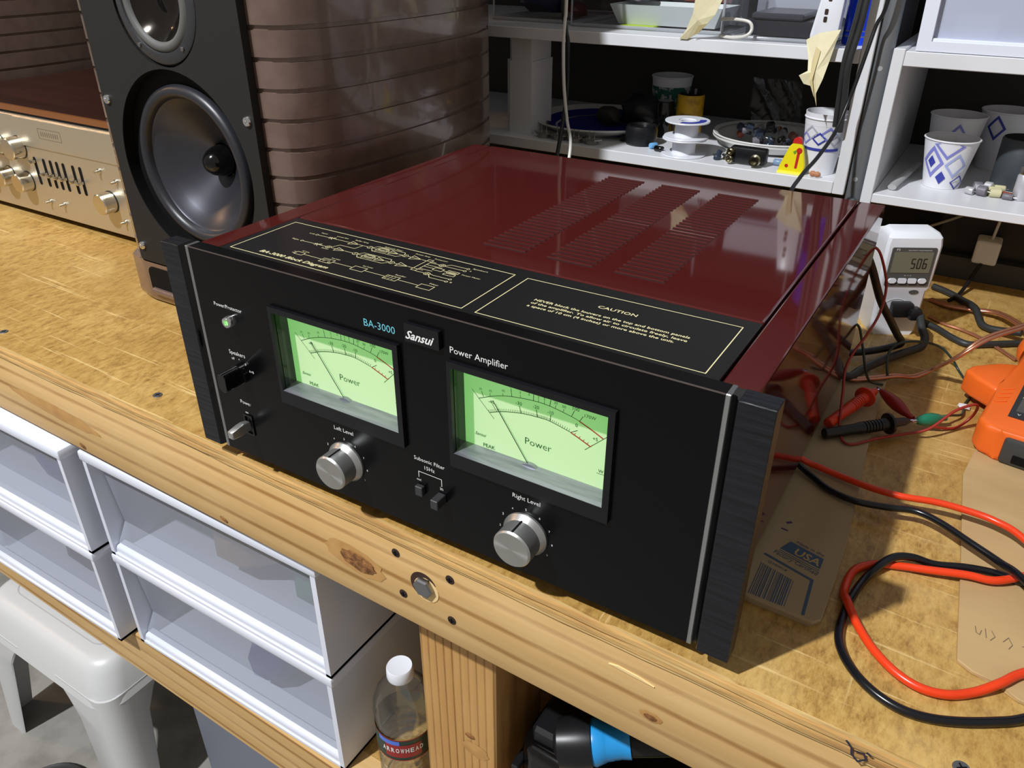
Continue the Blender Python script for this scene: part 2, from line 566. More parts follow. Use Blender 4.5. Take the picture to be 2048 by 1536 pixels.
# post: front face of a 4x4 with its knot
post = qbox('post', 'pine_post', bench, 0.1885, 0.2765, 0.0400, 0.128, 0.0, -0.0335 + FZ, bev=0.002, local=True)
knot(post, 0.252, -0.315 + FZ, 0.016, 0.010, 'knot_ring', 0.0396); knot(post, 0.246, -0.296 + FZ, 0.006, 0.003, 'knot', 0.0390)
qbox('lower_shelf', 'worn_bench_board', bench, -1.7, 1.2, 0.045, 0.90, -0.468 + FZ, -0.4505 + FZ, local=True)
qbox('lower_rail', 'pine_rail', bench, -1.7, 1.2, 0.010, 0.048, -0.540 + FZ, -0.4515 + FZ, bev=0.002, local=True)
for x, y, z, a in ((-0.4075, 0.0215, 0, 0), (-0.1275, 0.0268, 0, 0), (0.617, 0.0105, 0, 0.6)):
    px = [x + 0.0, y, BZ + FZ]
    bm = B(); lathe(bm, [(0.0050, 0), (0.0046, 0.0007)], px, (0, 0, 1), 18)
    s = obj('floor_screw', bm, 'screw_grey', bench, 40, local=True); s.name = 'screw'
    bm = B(); c, d = math.cos(a), math.sin(a)
    ribbon(bm, [(px[0] - 0.003 * c, px[1] - 0.003 * d), (px[0] + 0.003 * c, px[1] + 0.003 * d)], 0.0009, 'z', px[2] + 0.0009)
    ribbon(bm, [(px[0] + 0.003 * d, px[1] - 0.003 * c), (px[0] - 0.003 * d, px[1] + 0.003 * c)], 0.0009, 'z', px[2] + 0.0010)
    obj('screw_slot', bm, 'deep_black', bench, local=True)

# ------------------------------------------------------------------ power amplifier
M('panel_black', (6, 6, 8), 0.26, spec=0.20)
M('bezel_black', (15, 16, 20), 0.34, spec=0.35)
M('top_black', (24, 24, 25), 0.34, spec=0.42)
M('maroon', (74, 25, 23), 0.055, spec=0.55)
M('brushed_black', (34, 36, 42), 0.38, 0.35, 0.5, var=((20, 21, 25), 300, 0.35, 0.7), bump=(420, 0.5), scale3=(0.06, 1, 1))
M('strip_silver', (172, 174, 176), 0.30, 0.9, bump=(500, 0.2), scale3=(1, 1, 0.05))
M('knob_alu', (190, 191, 190), 0.36, 0.85, bump=(300, 0.05))
kf = M('knob_face', (200, 201, 200), 0.30, 1.0)
_b = kf.node_tree.nodes['Principled BSDF']; _b.inputs['Anisotropic'].default_value = 0.85
_t = kf.node_tree.nodes.new('ShaderNodeTangent'); _t.direction_type = 'RADIAL'; _t.axis = 'Y'
kf.node_tree.links.new(_t.outputs[0], _b.inputs['Tangent'])
M('cyan_ink', (110, 190, 205), 0.5)
M('dial_paper', (196, 178, 170), 0.6, emit=(0.13, 0.50, 0.105, 0.9))
M('dial_ink', (18, 24, 18), 0.6)
M('dial_red', (150, 34, 26), 0.6, emit=(0.25, 0.02, 0.01, 0.4))
M('well_reflect_green', (10, 26, 13), 0.15, spec=0.5)  # green reflected from the lit dial is put into the liner colour
M('ledge_grey', (150, 150, 160), 0.34, 0.6, var=((120, 120, 132), 260, 0.4, 0.7), scale3=(0.1, 1, 1))
pane_mat('clear_pane', (0.97, 1.0, 0.97, 1), 0.03)
M('slot_dark', (16, 6, 6), 0.8)

amp = thing('power_amplifier', 'maroon power amplifier with black faceplate and two lit green meters', 'amplifier', (0.241, 0.2, -0.016))
H = 0.1858
qbox('chassis', 'deep_black', amp, 0.022, 0.460, 0.0122, 0.415, 0.004, 0.172)
face_holes = [[(0.1135, 0.0845), (0.2285, 0.0845), (0.2285, 0.1515), (0.1135, 0.1515)], [(0.2765, 0.0845), (0.3895, 0.0845), (0.3895, 0.1515), (0.2765, 0.1515)]]
bm = B(); plate(bm, [(0.0280, 0.0), (0.4540, 0.0), (0.4540, H), (0.0280, H)], face_holes, 0.0, 0.012)
fp = obj('faceplate', bm, 'panel_black', amp)
bm = B(); box(bm, 0.0282, 0.4538, -0.00015, 0.0007, H - 0.0005, H + 0.00012)
M('edge_highlight', (120, 108, 104), 0.35, 0.7)  # highlight on the top front edge, put into a thin paler strip
obj('highlight_strip', bm, 'edge_highlight', fp)
for sx in (0, 1):
    def X(x): return x if sx == 0 else 0.482 - x
    def xr(a, b): return (min(X(a), X(b)), max(X(a), X(b)))
    e = qbox('end_cap', 'brushed_black', amp, *xr(0.0, 0.0205), -0.0032, 0.012, 0.0, H, bev=0.0005)
    bm = B()
    g = [(X(0.0203), -0.0028), (X(0.0213), -0.0015), (X(0.0220), 0.0012), (X(0.0235), 0.0022), (X(0.0252), 0.0022), (X(0.0252), 0.011), (X(0.0203), 0.011)]
    prism(bm, g, 'z', 0.0003, H - 0.0003)
    obj('groove', bm, 'black_gloss', amp, 50)
    qbox('trim_strip', 'strip_silver', amp, *xr(0.0250, 0.0281), -0.0004, 0.0121, -0.0003, H + 0.0003, bev=0.0004)
# cover
qbox('label_panel', 'top_black', amp, 0.0385, 0.4440, 0.0124, 0.1065, 0.1725, 0.181, bev=0.0008, seg=2)
top = qbox('top_cover', 'maroon', amp, 0.0385, 0.4440, 0.1075, 0.417, 0.168, 0.1812, bev=0.0016, seg=3)
qbox('side_cover', 'maroon', amp, 0.0155, 0.0370, 0.0124, 0.417, 0.006, 0.1806, bev=0.0012, seg=2)
qbox('side_cover', 'maroon', amp, 0.4455, 0.4675, 0.0124, 0.417, 0.006, 0.1806, bev=0.0012, seg=2)
for x in (0.07, 0.412):
    for y in (0.07, 0.37):
        bm = B(); lathe(bm, [(0.014, 0), (0.016, 0.0195)], (x, y, -0.0158), (0, 0, 1), 20)
        obj('foot', bm, 'black_rubber', amp, 40)
# louvres: lip and slot in one small piece, shared mesh
bm = B()
Lw = 0.0385
prism(bm, [(0.0014, -0.0002), (0.0017, 0.0011), (0.0022, 0.0012), (0.0050, 0.0), (0.0050, -0.0002)], 'x', 0.0, Lw)
nf = len(bm.faces)
bm.faces.ensure_lookup_table()
vs_ = [bm.verts.new(p) for p in ((0.0, 0.0, 0.00006), (Lw, 0.0, 0.00006), (Lw, 0.0014, 0.00006), (0.0, 0.0014, 0.00006))]
ff = bm.faces.new(vs_); ff.material_index = 1
lv = obj('louvre', bm, 'maroon', amp, local=True)
lv.data.materials.append(MATS['slot_dark'])
first = True
for bx in (0.2120, 0.2695, 0.3262):
    for r in range(31):
        p = Vector((bx, 0.1345 + r * 0.00765, 0.1812)) - WM[amp].translation
        if first:
            lv.location = p; first = False
        else:
            c = lv.copy(); COL.objects.link(c); c.parent = amp; c.location = p
# meters
def meter(x0, x1, lab):
    bm = B()
    plate(bm, [(x0 - 0.003, 0.0730), (x1 + 0.0045, 0.0730), (x1 + 0.0045, 0.1560), (x0 - 0.003, 0.1560)],
          [[(x0, 0.0845), (x1, 0.0845), (x1, 0.1515), (x0, 0.1515)]], -0.0032, 0.0002)
    mb = obj('meter_bezel', bm, 'bezel_black', amp)
    bm = B()
    for q in ([(x0, 0.0845), (x0, 0.1515)], [(x1, 0.0845), (x1, 0.1515)], [(x0, 0.1515), (x1, 0.1515)]):
        (a, c), (b, d) = q
        v = [bm.verts.new(p) for p in ((a, 0.0004, c), (b, 0.0004, d), (b, 0.0122, d), (a, 0.0122, c))]
        bm.faces.new(v)
        bmesh.ops.translate(bm, verts=v, vec=((0.0003 if a == b == x0 else -0.0003 if a == b else 0), 0, (-0.0003 if a != b else 0)))
    obj('well', bm, 'well_reflect_green', mb)
    qbox('dial_face', 'dial_paper', mb, x0 + 0.0002, x1 - 0.0002, 0.0118, 0.0125, 0.0846, 0.1514)
    bm = B(); prism(bm, [(-0.0030, 0.0846), (0.0117, 0.0866), (0.0117, 0.0845), (-0.0030, 0.0840)], 'x', x0 + 0.0002, x1 - 0.0002)
    obj('ledge', bm, 'ledge_grey', mb)
    ox, oz, yy = x0, 0.0845, 0.01165
    def P(l): return [(ox + a, oz + b) for a, b in l]
    outer = [(0.0123, 0.0409), (0.0254, 0.0466), (0.0381, 0.0501), (0.0545, 0.0521), (0.0665, 0.0519), (0.0818, 0.0493), (0.0876, 0.0477)]
    inner = [(0.0204, 0.0322), (0.0318, 0.0365), (0.0455, 0.0397), (0.0578, 0.0408), (0.0669, 0.0407), (0.0818, 0.0375)]
    def cv(l): return [(p.x, p.y) for p in spline([(a, b, 0) for a, b in l], 5)]
    bm = B()
    ribbon(bm, cv(P(outer)), 0.00042, 'y', yy); ribbon(bm, cv(P(inner)), 0.00042, 'y', yy)
    for l in ([(0.0067, 0.0464), (0.0242, 0.0283)], [(0.0923, 0.0279), (0.1076, 0.0433)]):
        ribbon(bm, P(l), 0.00035, 'y', yy)
    for a, b, c, d, w in ((0.0144, 0.0469, 0.0159, 0.0431, .4), (0.0211, 0.0477, 0.0213, 0.0452, .3), (0.0311, 0.0505, 0.0313, 0.0482, .3), (0.0374, 0.0560, 0.0381, 0.0501, .4),
                       (0.0445, 0.0536, 0.0447, 0.0512, .3), (0.0544, 0.0572, 0.0543, 0.0521, .45), (0.058, 0.0545, 0.0579, 0.0521, .3), (0.0624, 0.0545, 0.0622, 0.0521, .3), (0.0669, 0.0566, 0.0663, 0.0521, .45),
                       (0.0706, 0.0540, 0.0702, 0.0515, .3), (0.0765, 0.0530, 0.0758, 0.0506, .3), (0.0838, 0.0540, 0.0819, 0.0496, .4), (0.0900, 0.0520, 0.0876, 0.0477, .4),
                       (0.0866, 0.0405, 0.0818, 0.0375, .4), (0.0229, 0.0395, 0.0262, 0.0348, .4), (0.0438, 0.0450, 0.0452, 0.0398, .45), (0.0565, 0.0462, 0.0575, 0.0410, .45), (0.0672, 0.0460, 0.0668, 0.0409, .45)):
        ribbon(bm, P([(a, b), (c, d)]), w * 0.001, 'y', yy)
    ci = cv(inner)
    for i in range(1, len(ci)):
        for k in range(2):
            t = k / 2.0
            a, b = ci[i - 1][0] * (1 - t) + ci[i][0] * t, ci[i - 1][1] * (1 - t) + ci[i][1] * t
            s = (a - 0.0535) / 0.075
            ribbon(bm, P([(a, b), (a + s * 0.002, b + 0.0021)]), 0.00022, 'y', yy)
    obj('scale_lines', bm, 'dial_ink', mb)
    bm = B()
    ribbon(bm, cv(P([(0.0876, 0.0477), (0.0959, 0.0444), (0.1046, 0.0404)])), 0.0009, 'y', yy - 0.0001)
    ribbon(bm, cv(P([(0.0818, 0.0375), (0.0888, 0.0348), (0.0961, 0.0317)])), 0.0009, 'y', yy - 0.0001)
    ribbon(bm, P([(0.0961, 0.0317), (0.0975, 0.0333)]), 0.0005, 'y', yy - 0.0001)
    for a, b in ((0.0845, 0.0367), (0.0878, 0.0354), (0.0908, 0.0341), (0.0936, 0.0329)):
        ribbon(bm, P([(a, b), (a + 0.0009, b + 0.0016)]), 0.0003, 'y', yy - 0.0001)
    obj('red_zone', bm, 'dial_red', mb)
    for s, a, b, w in (('.01', 0.0136, 0.0478, .0024), ('.02', 0.0215, 0.0487, .0026), ('.05', 0.0315, 0.0518, .0026), ('.1', 0.0373, 0.0567, .0014), ('.2', 0.0443, 0.0546, .0016), ('.5', 0.0509, 0.0551, .0016),
                       ('2', 0.0580, 0.0551, .0011), ('5', 0.0624, 0.0551, .0011), ('20', 0.0706, 0.0548, .0026), ('50', 0.0765, 0.0539, .0026), ('100', 0.0849, 0.0546, .0046), ('170W', 0.0949, 0.0520, .0078),
                       ('-40', 0.0221, 0.0400, .0044), ('-30', 0.0435, 0.0456, .0046), ('-20', 0.0564, 0.0469, .0046), ('-10', 0.0670, 0.0463, .0044), ('0', 0.0857, 0.0430, .0016), ('+5', 0.0991, 0.0374, .0034),
                       ('Power', 0.0585, 0.0172, .0198), ('Sansui', 0.0131, 0.0112, .0092), ('PEAK', 0.0200, 0.0032, .0095), ('W', 0.1044, 0.0146, .0036)):
        text(s, mb, 'dial_ink', ox + a, oz + b, w, 'y', yy - 0.0002, 'scale_figure', align='C', bold=-0.012 if s == 'Power' else 0.0, shear=0.4 if s == 'Sansui' else 0)
    bm = B(); ribbon(bm, P([(0.1015, 0.0135), (0.1075, 0.0135)]), 0.0003, 'y', yy)
    obj('scale_lines', bm, 'dial_ink', mb)
    bm = B(); tube(bm, [(ox + 0.0245, 0.0098, oz + 0.0438), (ox + 0.038, 0.0098, oz + 0.0237), (ox + 0.0515, 0.0098, oz + 0.0036)], 0.00028, 6, 0)
    obj('needle', bm, 'dial_ink', mb)
    bm = B(); lathe(bm, [(0.009, 0), (0.009, 0.003)], (ox + 0.0535, 0.0115, oz - 0.0052), (0, -1, 0), 24)
    obj('needle_hub', bm, 'ledge_grey', mb, 40)
    bm = B(); v = [bm.verts.new(p) for p in ((x0, 0.0008, 0.0852), (x1, 0.0008, 0.0852), (x1, 0.0008, 0.1515), (x0, 0.0008, 0.1515))]; bm.faces.new(v)
    obj('glass_pane', bm, 'clear_pane', mb)
    mb['label'] = lab
meter(0.1135, 0.2285, 'left lit power meter')
meter(0.2765, 0.3895, 'right lit power meter')
# level knobs with pointer
def level_knob(cx, cz):
    bm = B()
    lathe(bm, [(0.0172, 0), (0.0172, 0.0016), (0.0150, 0.0052), (0.0146, 0.0058), (0.0146, 0.0185), (0.0136, 0.0198), (0.0, 0.0198)], (cx, -0.0002, cz), (0, -1, 0), 56, True, False)
    k = obj('level_knob', bm, 'knob_alu', amp, 30)
    bm = B(); lathe(bm, [(0.0133, 0), (0.0133, 0.00012)], (cx, -0.0200, cz), (0, -1, 0), 48)
    obj('knob_face', bm, 'knob_face', k, 30)
    qbox('pointer', 'deep_black', k, cx - 0.0007, cx + 0.0007, -0.0188, -0.0052, cz + 0.0140, cz + 0.0149)
    return k
level_knob(0.1705, 0.0365); level_knob(0.3334, 0.0365)
for i, n in enumerate('0123456789'):
    for cx in (0.1705, 0.3334):
        if i == 0: continue
        t = math.radians(90 - (i - 5) * 31)
        text(n, fp, 'white_ink', cx + 0.0208 * math.cos(t), 0.0365 + 0.0208 * math.sin(t) - 0.001, 0.0011, 'y', -0.0003, align='C')
# speakers selector, power lever, lamp, filter buttons
bm = B(); prism(bm, rrect(0.0600, 0.0690, 0.0765, 0.0925, 0.0035), 'y', -0.021, -0.004, bev=0.0006)
lathe(bm, [(0.0085, 0), (0.0085, 0.0045)], (0.0645, 0, 0.0845), (0, -1, 0), 28)
sk = obj('selector_knob', bm, 'black_gloss', amp, 35)
qbox('pointer', 'strip_silver', sk, 0.0640, 0.0650, -0.0208, -0.0045, 0.0924, 0.0928)
bm = B(); plate(bm, rrect(0.0565, 0.0665, 0.0235, 0.0435, 0.001), [rrect(0.0580, 0.0650, 0.0250, 0.0420, 0.001)], -0.0012, 0.0)
lk = obj('switch_bezel', bm, 'black_gloss', amp)
bm = B(); prism(bm, [(-0.001, 0.0300), (-0.001, 0.0375), (-0.008, 0.0395), (-0.012, 0.0385), (-0.0215, 0.0375), (-0.0215, 0.0305), (-0.010, 0.0290)], 'x', 0.0585, 0.0645, bev=0.0008)
obj('power_lever', bm, 'knob_alu', amp, 35)
bm = B(); lathe(bm, [(0.0048, 0), (0.0046, 0.0066), (0.0040, 0.0074), (0.0026, 0.0072), (0.0022, 0.0050)], (0.0655, -0.0001, 0.1325), (0, -1, 0), 24, True, False)
il = obj('indicator_lamp', bm, 'chrome', amp, 35)
M('lamp_green', (150, 230, 120), 0.3, emit=(0.25, 0.8, 0.2, 0.6))
bm = B(); lathe(bm, [(0.0023, 0), (0.0018, 0.0010), (0.0, 0.0013)], (0.0655, -0.0052, 0.1325), (0, -1, 0), 16, True, False)
obj('lens', bm, 'lamp_green', il, 60)
M('button_grey', (64, 64, 66), 0.35, 0.4)
qbox('filter_button', 'button_grey', amp, 0.2405, 0.2470, -0.0042, 0.0, 0.0345, 0.0430, bev=0.0005)
qbox('filter_button', 'button_grey', amp, 0.2595, 0.2660, -0.0110, 0.0, 0.0345, 0.0425, bev=0.0005)
bm = B(); ribbon(bm, [(0.2422, 0.0493), (0.2422, 0.0546), (0.2628, 0.0546), (0.2628, 0.0483)], 0.0005, 'y', -0.0003)
obj('bracket_mark', bm, 'white_ink', fp)
bm = B(); prism(bm, rrect(0.2405, 0.2685, 0.1618, 0.1752, 0.0006, 2), 'y', -0.0032, 0.0)
bd = obj('badge', bm, 'bezel_black', amp)
text('Sansui', bd, 'white_ink', 0.2415, 0.1645, 0.0235, 'y', -0.0035, 'emblem', shear=0.45, height=0.0062, bold=0.02)
for s, x, z, w, mt in (('BA-3000', 0.2030, 0.1626, 0.0272, 'cyan_ink'), ('Power Amplifier', 0.2750, 0.1614, 0.0440, 'white_ink'), ('Power/Protector', 0.0466, 0.1410, 0.0312, 'white_ink'),
                       ('Speakers', 0.0534, 0.1000, 0.0183, 'white_ink'), ('A+B', 0.0735, 0.0878, 0.0055, 'white_ink'), ('A', 0.0632, 0.0962, 0.0014, 'white_ink'), ('off', 0.0550, 0.0950, 0.0035, 'white_ink'), ('B', 0.0702, 0.0932, 0.0013, 'white_ink'),
                       ('Power', 0.0555, 0.0535, 0.0128, 'white_ink'), ('on', 0.0590, 0.0445, 0.0035, 'white_ink'), ('Left Level', 0.1614, 0.0637, 0.0192, 'white_ink'), ('Right Level', 0.3227, 0.0643, 0.0216, 'white_ink'),
                       ('Subsonic Filter', 0.2388, 0.0645, 0.0273, 'white_ink'), ('15Hz', 0.2479, 0.0582, 0.0090, 'white_ink'), ('out', 0.2400, 0.0462, 0.0042, 'white_ink'), ('in', 0.2612, 0.0450, 0.0026, 'white_ink')):
    text(s, fp, mt, x, z, w, 'y', -0.0003)
# printing on the label panel
lp = [o for o in amp.children if o.name.startswith('label_panel')][0]
TZ = 0.18108
bm = B()
for q in ([(0.0462, 0.0252), (0.0462, 0.0962), (0.2672, 0.0935), (0.2672, 0.0248)], [(0.2785, 0.0242), (0.2785, 0.0925), (0.4347, 0.0942), (0.4347, 0.0245)]):
    ribbon(bm, q, 0.0007, 'z', TZ, True)
obj('border_line', bm, 'gold_ink', lp)
text('CAUTION', lp, 'gold_ink', 0.3431, 0.0732, 0.0280, 'z', TZ, height=0.0038, bold=0.01)
text('NEVER block the louvers on the top and bottom panels', lp, 'gold_ink', 0.3015, 0.0612, 0.1100, 'z', TZ, height=0.0030, bold=0.015)
text('of the amplifier. To allow air to circulate freely, leave', lp, 'gold_ink', 0.3017, 0.0560, 0.1100, 'z', TZ, height=0.0030, bold=0.015)
text('a space of 10 cm (4 inches) or more above the unit.', lp, 'gold_ink', 0.3017, 0.0508, 0.1035, 'z', TZ, height=0.0030, bold=0.015)
text('BA-3000 Block Diagram', lp, 'gold_ink', 0.0727, 0.0300, 0.0700, 'z', TZ, height=0.0042, shear=0.25, bold=0.015)
bm = B()
lw = 0.00046
def ln(*p): ribbon(bm, list(p), lw, 'z', TZ)
def rc(x, y, a, b): ribbon(bm, [(x - a, y - b), (x + a, y - b), (x + a, y + b), (x - a, y + b)], lw, 'z', TZ, True)
def ci(x, y, r, plus=False):
    ribbon(bm, circle(x, y, r, 14), lw * 0.9, 'z', TZ, True)
    if plus: ln((x - r, y), (x + r, y)); ln((x, y - r), (x, y + r))
def tri(x, y, s=0.0042): ribbon(bm, [(x - s, y - s * .8), (x + s, y), (x - s, y + s * .8)], lw, 'z', TZ, True)
for y, x0, nx in ((0.0820, 0.0844, 0.1405), (0.0653, 0.0838, 0.1398)):
    ci(x0, y, 0.0011); ln((x0 + 0.0011, y), (0.2050, y))
    for k in (-1, 1):
        ln((0.0985, y - 0.002), (0.1030, y + 0.003)); ln((0.0970, y + 0.001), (0.1050, y + 0.0005)); ln((0.0990, y + 0.002), (0.1020, y - 0.0025))
    tri(0.1245, y); ci(nx, y, 0.0022, True); tri(0.1648, y, 0.0040); rc(0.1530, y, 0.0052, 0.0026); rc(0.1530, y + 0.0015, 0.0035, 0.0022)
    ln((nx + 0.002, y), (nx + 0.005, y + 0.0048), (0.1720, y + 0.0048), (0.1745, y)); ln((nx + 0.002, y), (nx + 0.006, y - 0.0050), (0.1700, y - 0.0050), (0.1745, y))
    ci(0.1758, y, 0.0022, True); tri(0.1862, y, 0.0046)
ci(0.1120, 0.0655, 0.0022, True); ln((0.1140, 0.0655), (0.1170, 0.0735), (0.1320, 0.0735), (0.1335, 0.0820))
rc(0.1983, 0.0735, 0.0022, 0.0115)
for y in (0.0846, 0.0800, 0.0613, 0.0566): ci(0.2322, y, 0.0011)
ci(0.2117, 0.0803, 0.0024, True); ci(0.2115, 0.0615, 0.0024, True)
ln((0.2005, 0.0803), (0.2093, 0.0803)); ln((0.2005, 0.0615), (0.2091, 0.0615))
ln((0.2141, 0.0815), (0.2170, 0.0846), (0.2310, 0.0846)); ln((0.2141, 0.0800), (0.2310, 0.0800)); ln((0.2139, 0.0622), (0.2170, 0.0613), (0.2310, 0.0613)); ln((0.2139, 0.0605), (0.2170, 0.0566), (0.2310, 0.0566))
rc(0.2266, 0.0722, 0.0048, 0.0026); rc(0.2266, 0.0687, 0.0048, 0.0022); rc(0.2140, 0.0722, 0.0040, 0.0022)
ln((0.2005, 0.0757), (0.2150, 0.0757)); ln((0.2005, 0.0722), (0.2100, 0.0722)); ln((0.2180, 0.0722), (0.2218, 0.0722)); ln((0.2005, 0.0672), (0.2120, 0.0672))
for k in range(3): ln((0.2230, 0.0706 + k * 0.0012), (0.2302, 0.0706 + k * 0.0012))
rc(0.1030, 0.0433, 0.0040, 0.0024); ln((0.0962, 0.0444), (0.0990, 0.0444)); ln((0.0962, 0.0422), (0.0990, 0.0422))
ln((0.1070, 0.0433), (0.1270, 0.0428))
rc(0.1320, 0.0424, 0.0056, 0.0034); ci(0.1290, 0.0424, 0.0009); ci(0.1350, 0.0410, 0.0009); ln((0.1296, 0.0430), (0.1338, 0.0445))
ln((0.1376, 0.0424), (0.1575, 0.0424)); rc(0.1632, 0.0424, 0.0058, 0.0034); ln((0.1690, 0.0420), (0.1890, 0.0416)); rc(0.1947, 0.0414, 0.0058, 0.0034)
ln((0.2005, 0.0412), (0.2200, 0.0408)); rc(0.2255, 0.0408, 0.0058, 0.0034)
for k in range(3): ln((0.1902 + k * 0.003, 0.0390), (0.1914 + k * 0.003, 0.0438))
obj('diagram_lines', bm, 'gold_ink', lp)
for s, x, y, w in (('Input', 0.0845, 0.0868, .0065), ('Left', 0.0765, 0.0812, .0055), ('Right', 0.0735, 0.0646, .0068), ('Level Set', 0.1010, 0.0872, .0120), ('Buffer Amp', 0.1200, 0.0880, .0135), ('Subsonic Filter', 0.1500, 0.0882, .0180), ('Power Amp', 0.1800, 0.0888, .0140), ('Protector', 0.1990, 0.0878, .0120),
                   ('Speakers', 0.2350, 0.0862, .0130), ('Power Meter', 0.2345, 0.0722, .0160), ('AC Line', 0.1010, 0.0475, .0075), ('Power Switch', 0.1310, 0.0480, .0085), ('Power Transformer', 0.1620, 0.0482, .0095), ('Rectifier', 0.1935, 0.0472, .0095), ('Filter', 0.2245, 0.0468, .0075), ('Stereo', 0.1085, 0.0608, .0072), ('15Hz', 0.1465, 0.0762, .0042), ('15Hz', 0.1465, 0.0596, .0042), ('A', 0.2352, 0.0812, .0016), ('B', 0.2352, 0.0562, .0016)):
    text(s, lp, 'gold_ink', x, y, w, 'z', TZ, height=0.0017, bold=0.0)
# ------------------------------------------------------------------ loudspeakers
M('cabinet_bronze', (124, 103, 93), 0.26, 0.35, 0.5, coat=0.6, var=((112, 91, 82), 40, 0.4, 0.7), bump=(240, 0.05))
M('baffle_black', (30, 30, 29), 0.6, spec=0.3, bump=(500, 0.06))
M('cone_poly', (72, 73, 80), 0.34, 0.75, 0.5)
M('surround_rubber', (36, 37, 42), 0.38, spec=0.5)
M('mid_flange', (52, 53, 56), 0.45, 0.2, bump=(300, 0.15))
M('mid_surround', (86, 86, 84), 0.6)
M('mid_cone', (60, 56, 52), 0.12, 0.9)
GZ = [0.3177 + 0.0284 * k for k in range(8, -12, -1)]

def speaker(cx, label):
    t = thing('loudspeaker', label, 'speaker', (cx, 0.40, BZ), group='pair of bronze loudspeakers')
    half = [(0.0, 0.197), (0.1140, 0.197), (0.1160, 0.197), (0.1260, 0.1985), (0.1440, 0.2030), (0.1570, 0.2110), (0.1650, 0.2230), (0.1720, 0.2450), (0.1780, 0.2800), (0.1810, 0.3200), (0.1825, 0.3700), (0.1815, 0.4250), (0.1765, 0.4750), (0.1680, 0.5250), (0.1510, 0.5750), (0.1240, 0.6150), (0.080, 0.642), (0.0, 0.650)]
    bx0 = cx - 0.0045
    prof = half + [(-x, y) for x, y in reversed(half[1:-1])]
    ztop = 0.66
    levels = []        # (z, inset)
    R0 = 0.011
    for k in range(6):
        a = math.radians(90 * k / 5)
        levels.append((BZ + R0 * (1 - math.sin(a)) * 1.0, R0 * (1 - math.cos(a))) if False else (BZ + R0 * (1 - math.cos(a)), R0 * (1 - math.sin(a))))
    for z in sorted(GZ):
        if z < 0.045 or z > ztop - 0.05: continue
        levels += [(z - 0.0024, 0), (z - 0.0019, 0.0028), (z + 0.0019, 0.0028), (z + 0.0024, 0)]
    levels += [(0.0415, 0), (0.0425, 0), (ztop - 0.0465, 0), (ztop - 0.0455, 0)]
    levels.sort()
    for k in range(6):
        a = math.radians(90 * k / 5)
        levels.append((ztop - 0.03 * (1 - math.sin(a)), 0.03 * (1 - math.cos(a))))
    bm = B()
    cyy = 0.42
    rings = []
    for z, ins in levels:
        ring = []
        pocket = 0.042 < z < ztop - 0.046
        for x, y in prof:
            if pocket and abs(x) < 0.115: y = 0.262          # open well behind the baffle
            if z < 0.042 and y < 0.204: y -= 0.0085           # chin stands flush with the baffle
            v = Vector((x, y - cyy)); L = v.length
            s = (L - ins) / L
            yy = cyy + v.y * s
            ring.append(bm.verts.new((bx0 + x * s, max(yy, 0.1885) if ins < 0.01 else yy, z)))
        rings.append(ring)
    for i in range(len(rings) - 1): ring_join(bm, rings[i], rings[i + 1])
    bm.faces.new(list(reversed(rings[0]))); bm.faces.new(rings[-1])
    obj('cabinet', bm, 'cabinet_bronze', t, 35)
    # baffle with two openings
    wz, mz = 0.169, 0.337
    bm = B()
    plate(bm, rrect(cx - 0.1220, cx + 0.1205, 0.040, ztop - 0.045, 0.006), [circle(cx, wz, 0.1035, 64), circle(cx, mz, 0.0630, 56)], 0.1885, 0.1975)
    bf = obj('baffle', bm, 'baffle_black', t)
    bm = B(); lathe(bm, [(0.1035, 0.0), (0.1030, 0.013), (0.0860, 0.014)], (cx, 0.1895, wz), (0, 1, 0), 64, False, False)
    obj('woofer_recess', bm, 'deep_black', t, 40)
    # woofer: surround, cone, phase plug (axis +y = into the cabinet)
    bm = B()
    lathe(bm, [(0.0875, 0.012), (0.0865, 0.0075), (0.0835, 0.0045), (0.0800, 0.0038), (0.0765, 0.0048), (0.0740, 0.0080), (0.0728, 0.0125)], (cx, 0.1905, wz), (0, 1, 0), 72, False, False)
    wf = obj('woofer', bm, 'surround_rubber', t, 60)
    bm = B(); lathe(bm, [(0.0730, 0.012), (0.0715, 0.0135), (0.0700, 0.0142), (0.060, 0.0235), (0.048, 0.0325), (0.034, 0.0415), (0.019, 0.0510)], (cx, 0.1905, wz), (0, 1, 0), 72, False, False)
    obj('cone', bm, 'cone_poly', wf, 40)
    bm = B(); lathe(bm, [(0.0172, 0.036), (0.0176, 0.026), (0.0168, 0.0175), (0.0140, 0.0100), (0.0095, 0.0042), (0.0040, 0.0008), (0.0, 0.0)], (cx, 0.2140, wz), (0, 1, 0), 48, False, False)
    obj('phase_plug', bm, 'black_gloss', wf, 60)
    # midrange unit with flange
    bm = B(); lathe(bm, [(0.0630, 0.010), (0.0605, 0.0095), (0.0605, 0.0020), (0.0585, 0.0005), (0.0500, 0.0000), (0.0490, 0.0020)], (cx, 0.1880, mz), (0, 1, 0), 64, False, False)
    md = obj('midrange', bm, 'mid_flange', t, 40)
    bm = B(); lathe(bm, [(0.0492, 0.0030), (0.0470, 0.0005), (0.0435, -0.0010), (0.0400, 0.0005), (0.0385, 0.0035)], (cx, 0.1880, mz), (0, 1, 0), 64, False, False)
    obj('surround', bm, 'mid_surround', md, 60)
    bm = B(); lathe(bm, [(0.0388, 0.0030), (0.0300, 0.0120), (0.0180, 0.0180), (0.0120, 0.0170), (0.0, 0.0120)], (cx, 0.1880, mz), (0, 1, 0), 64, False, False)
    obj('cone', bm, 'mid_cone', md, 60)
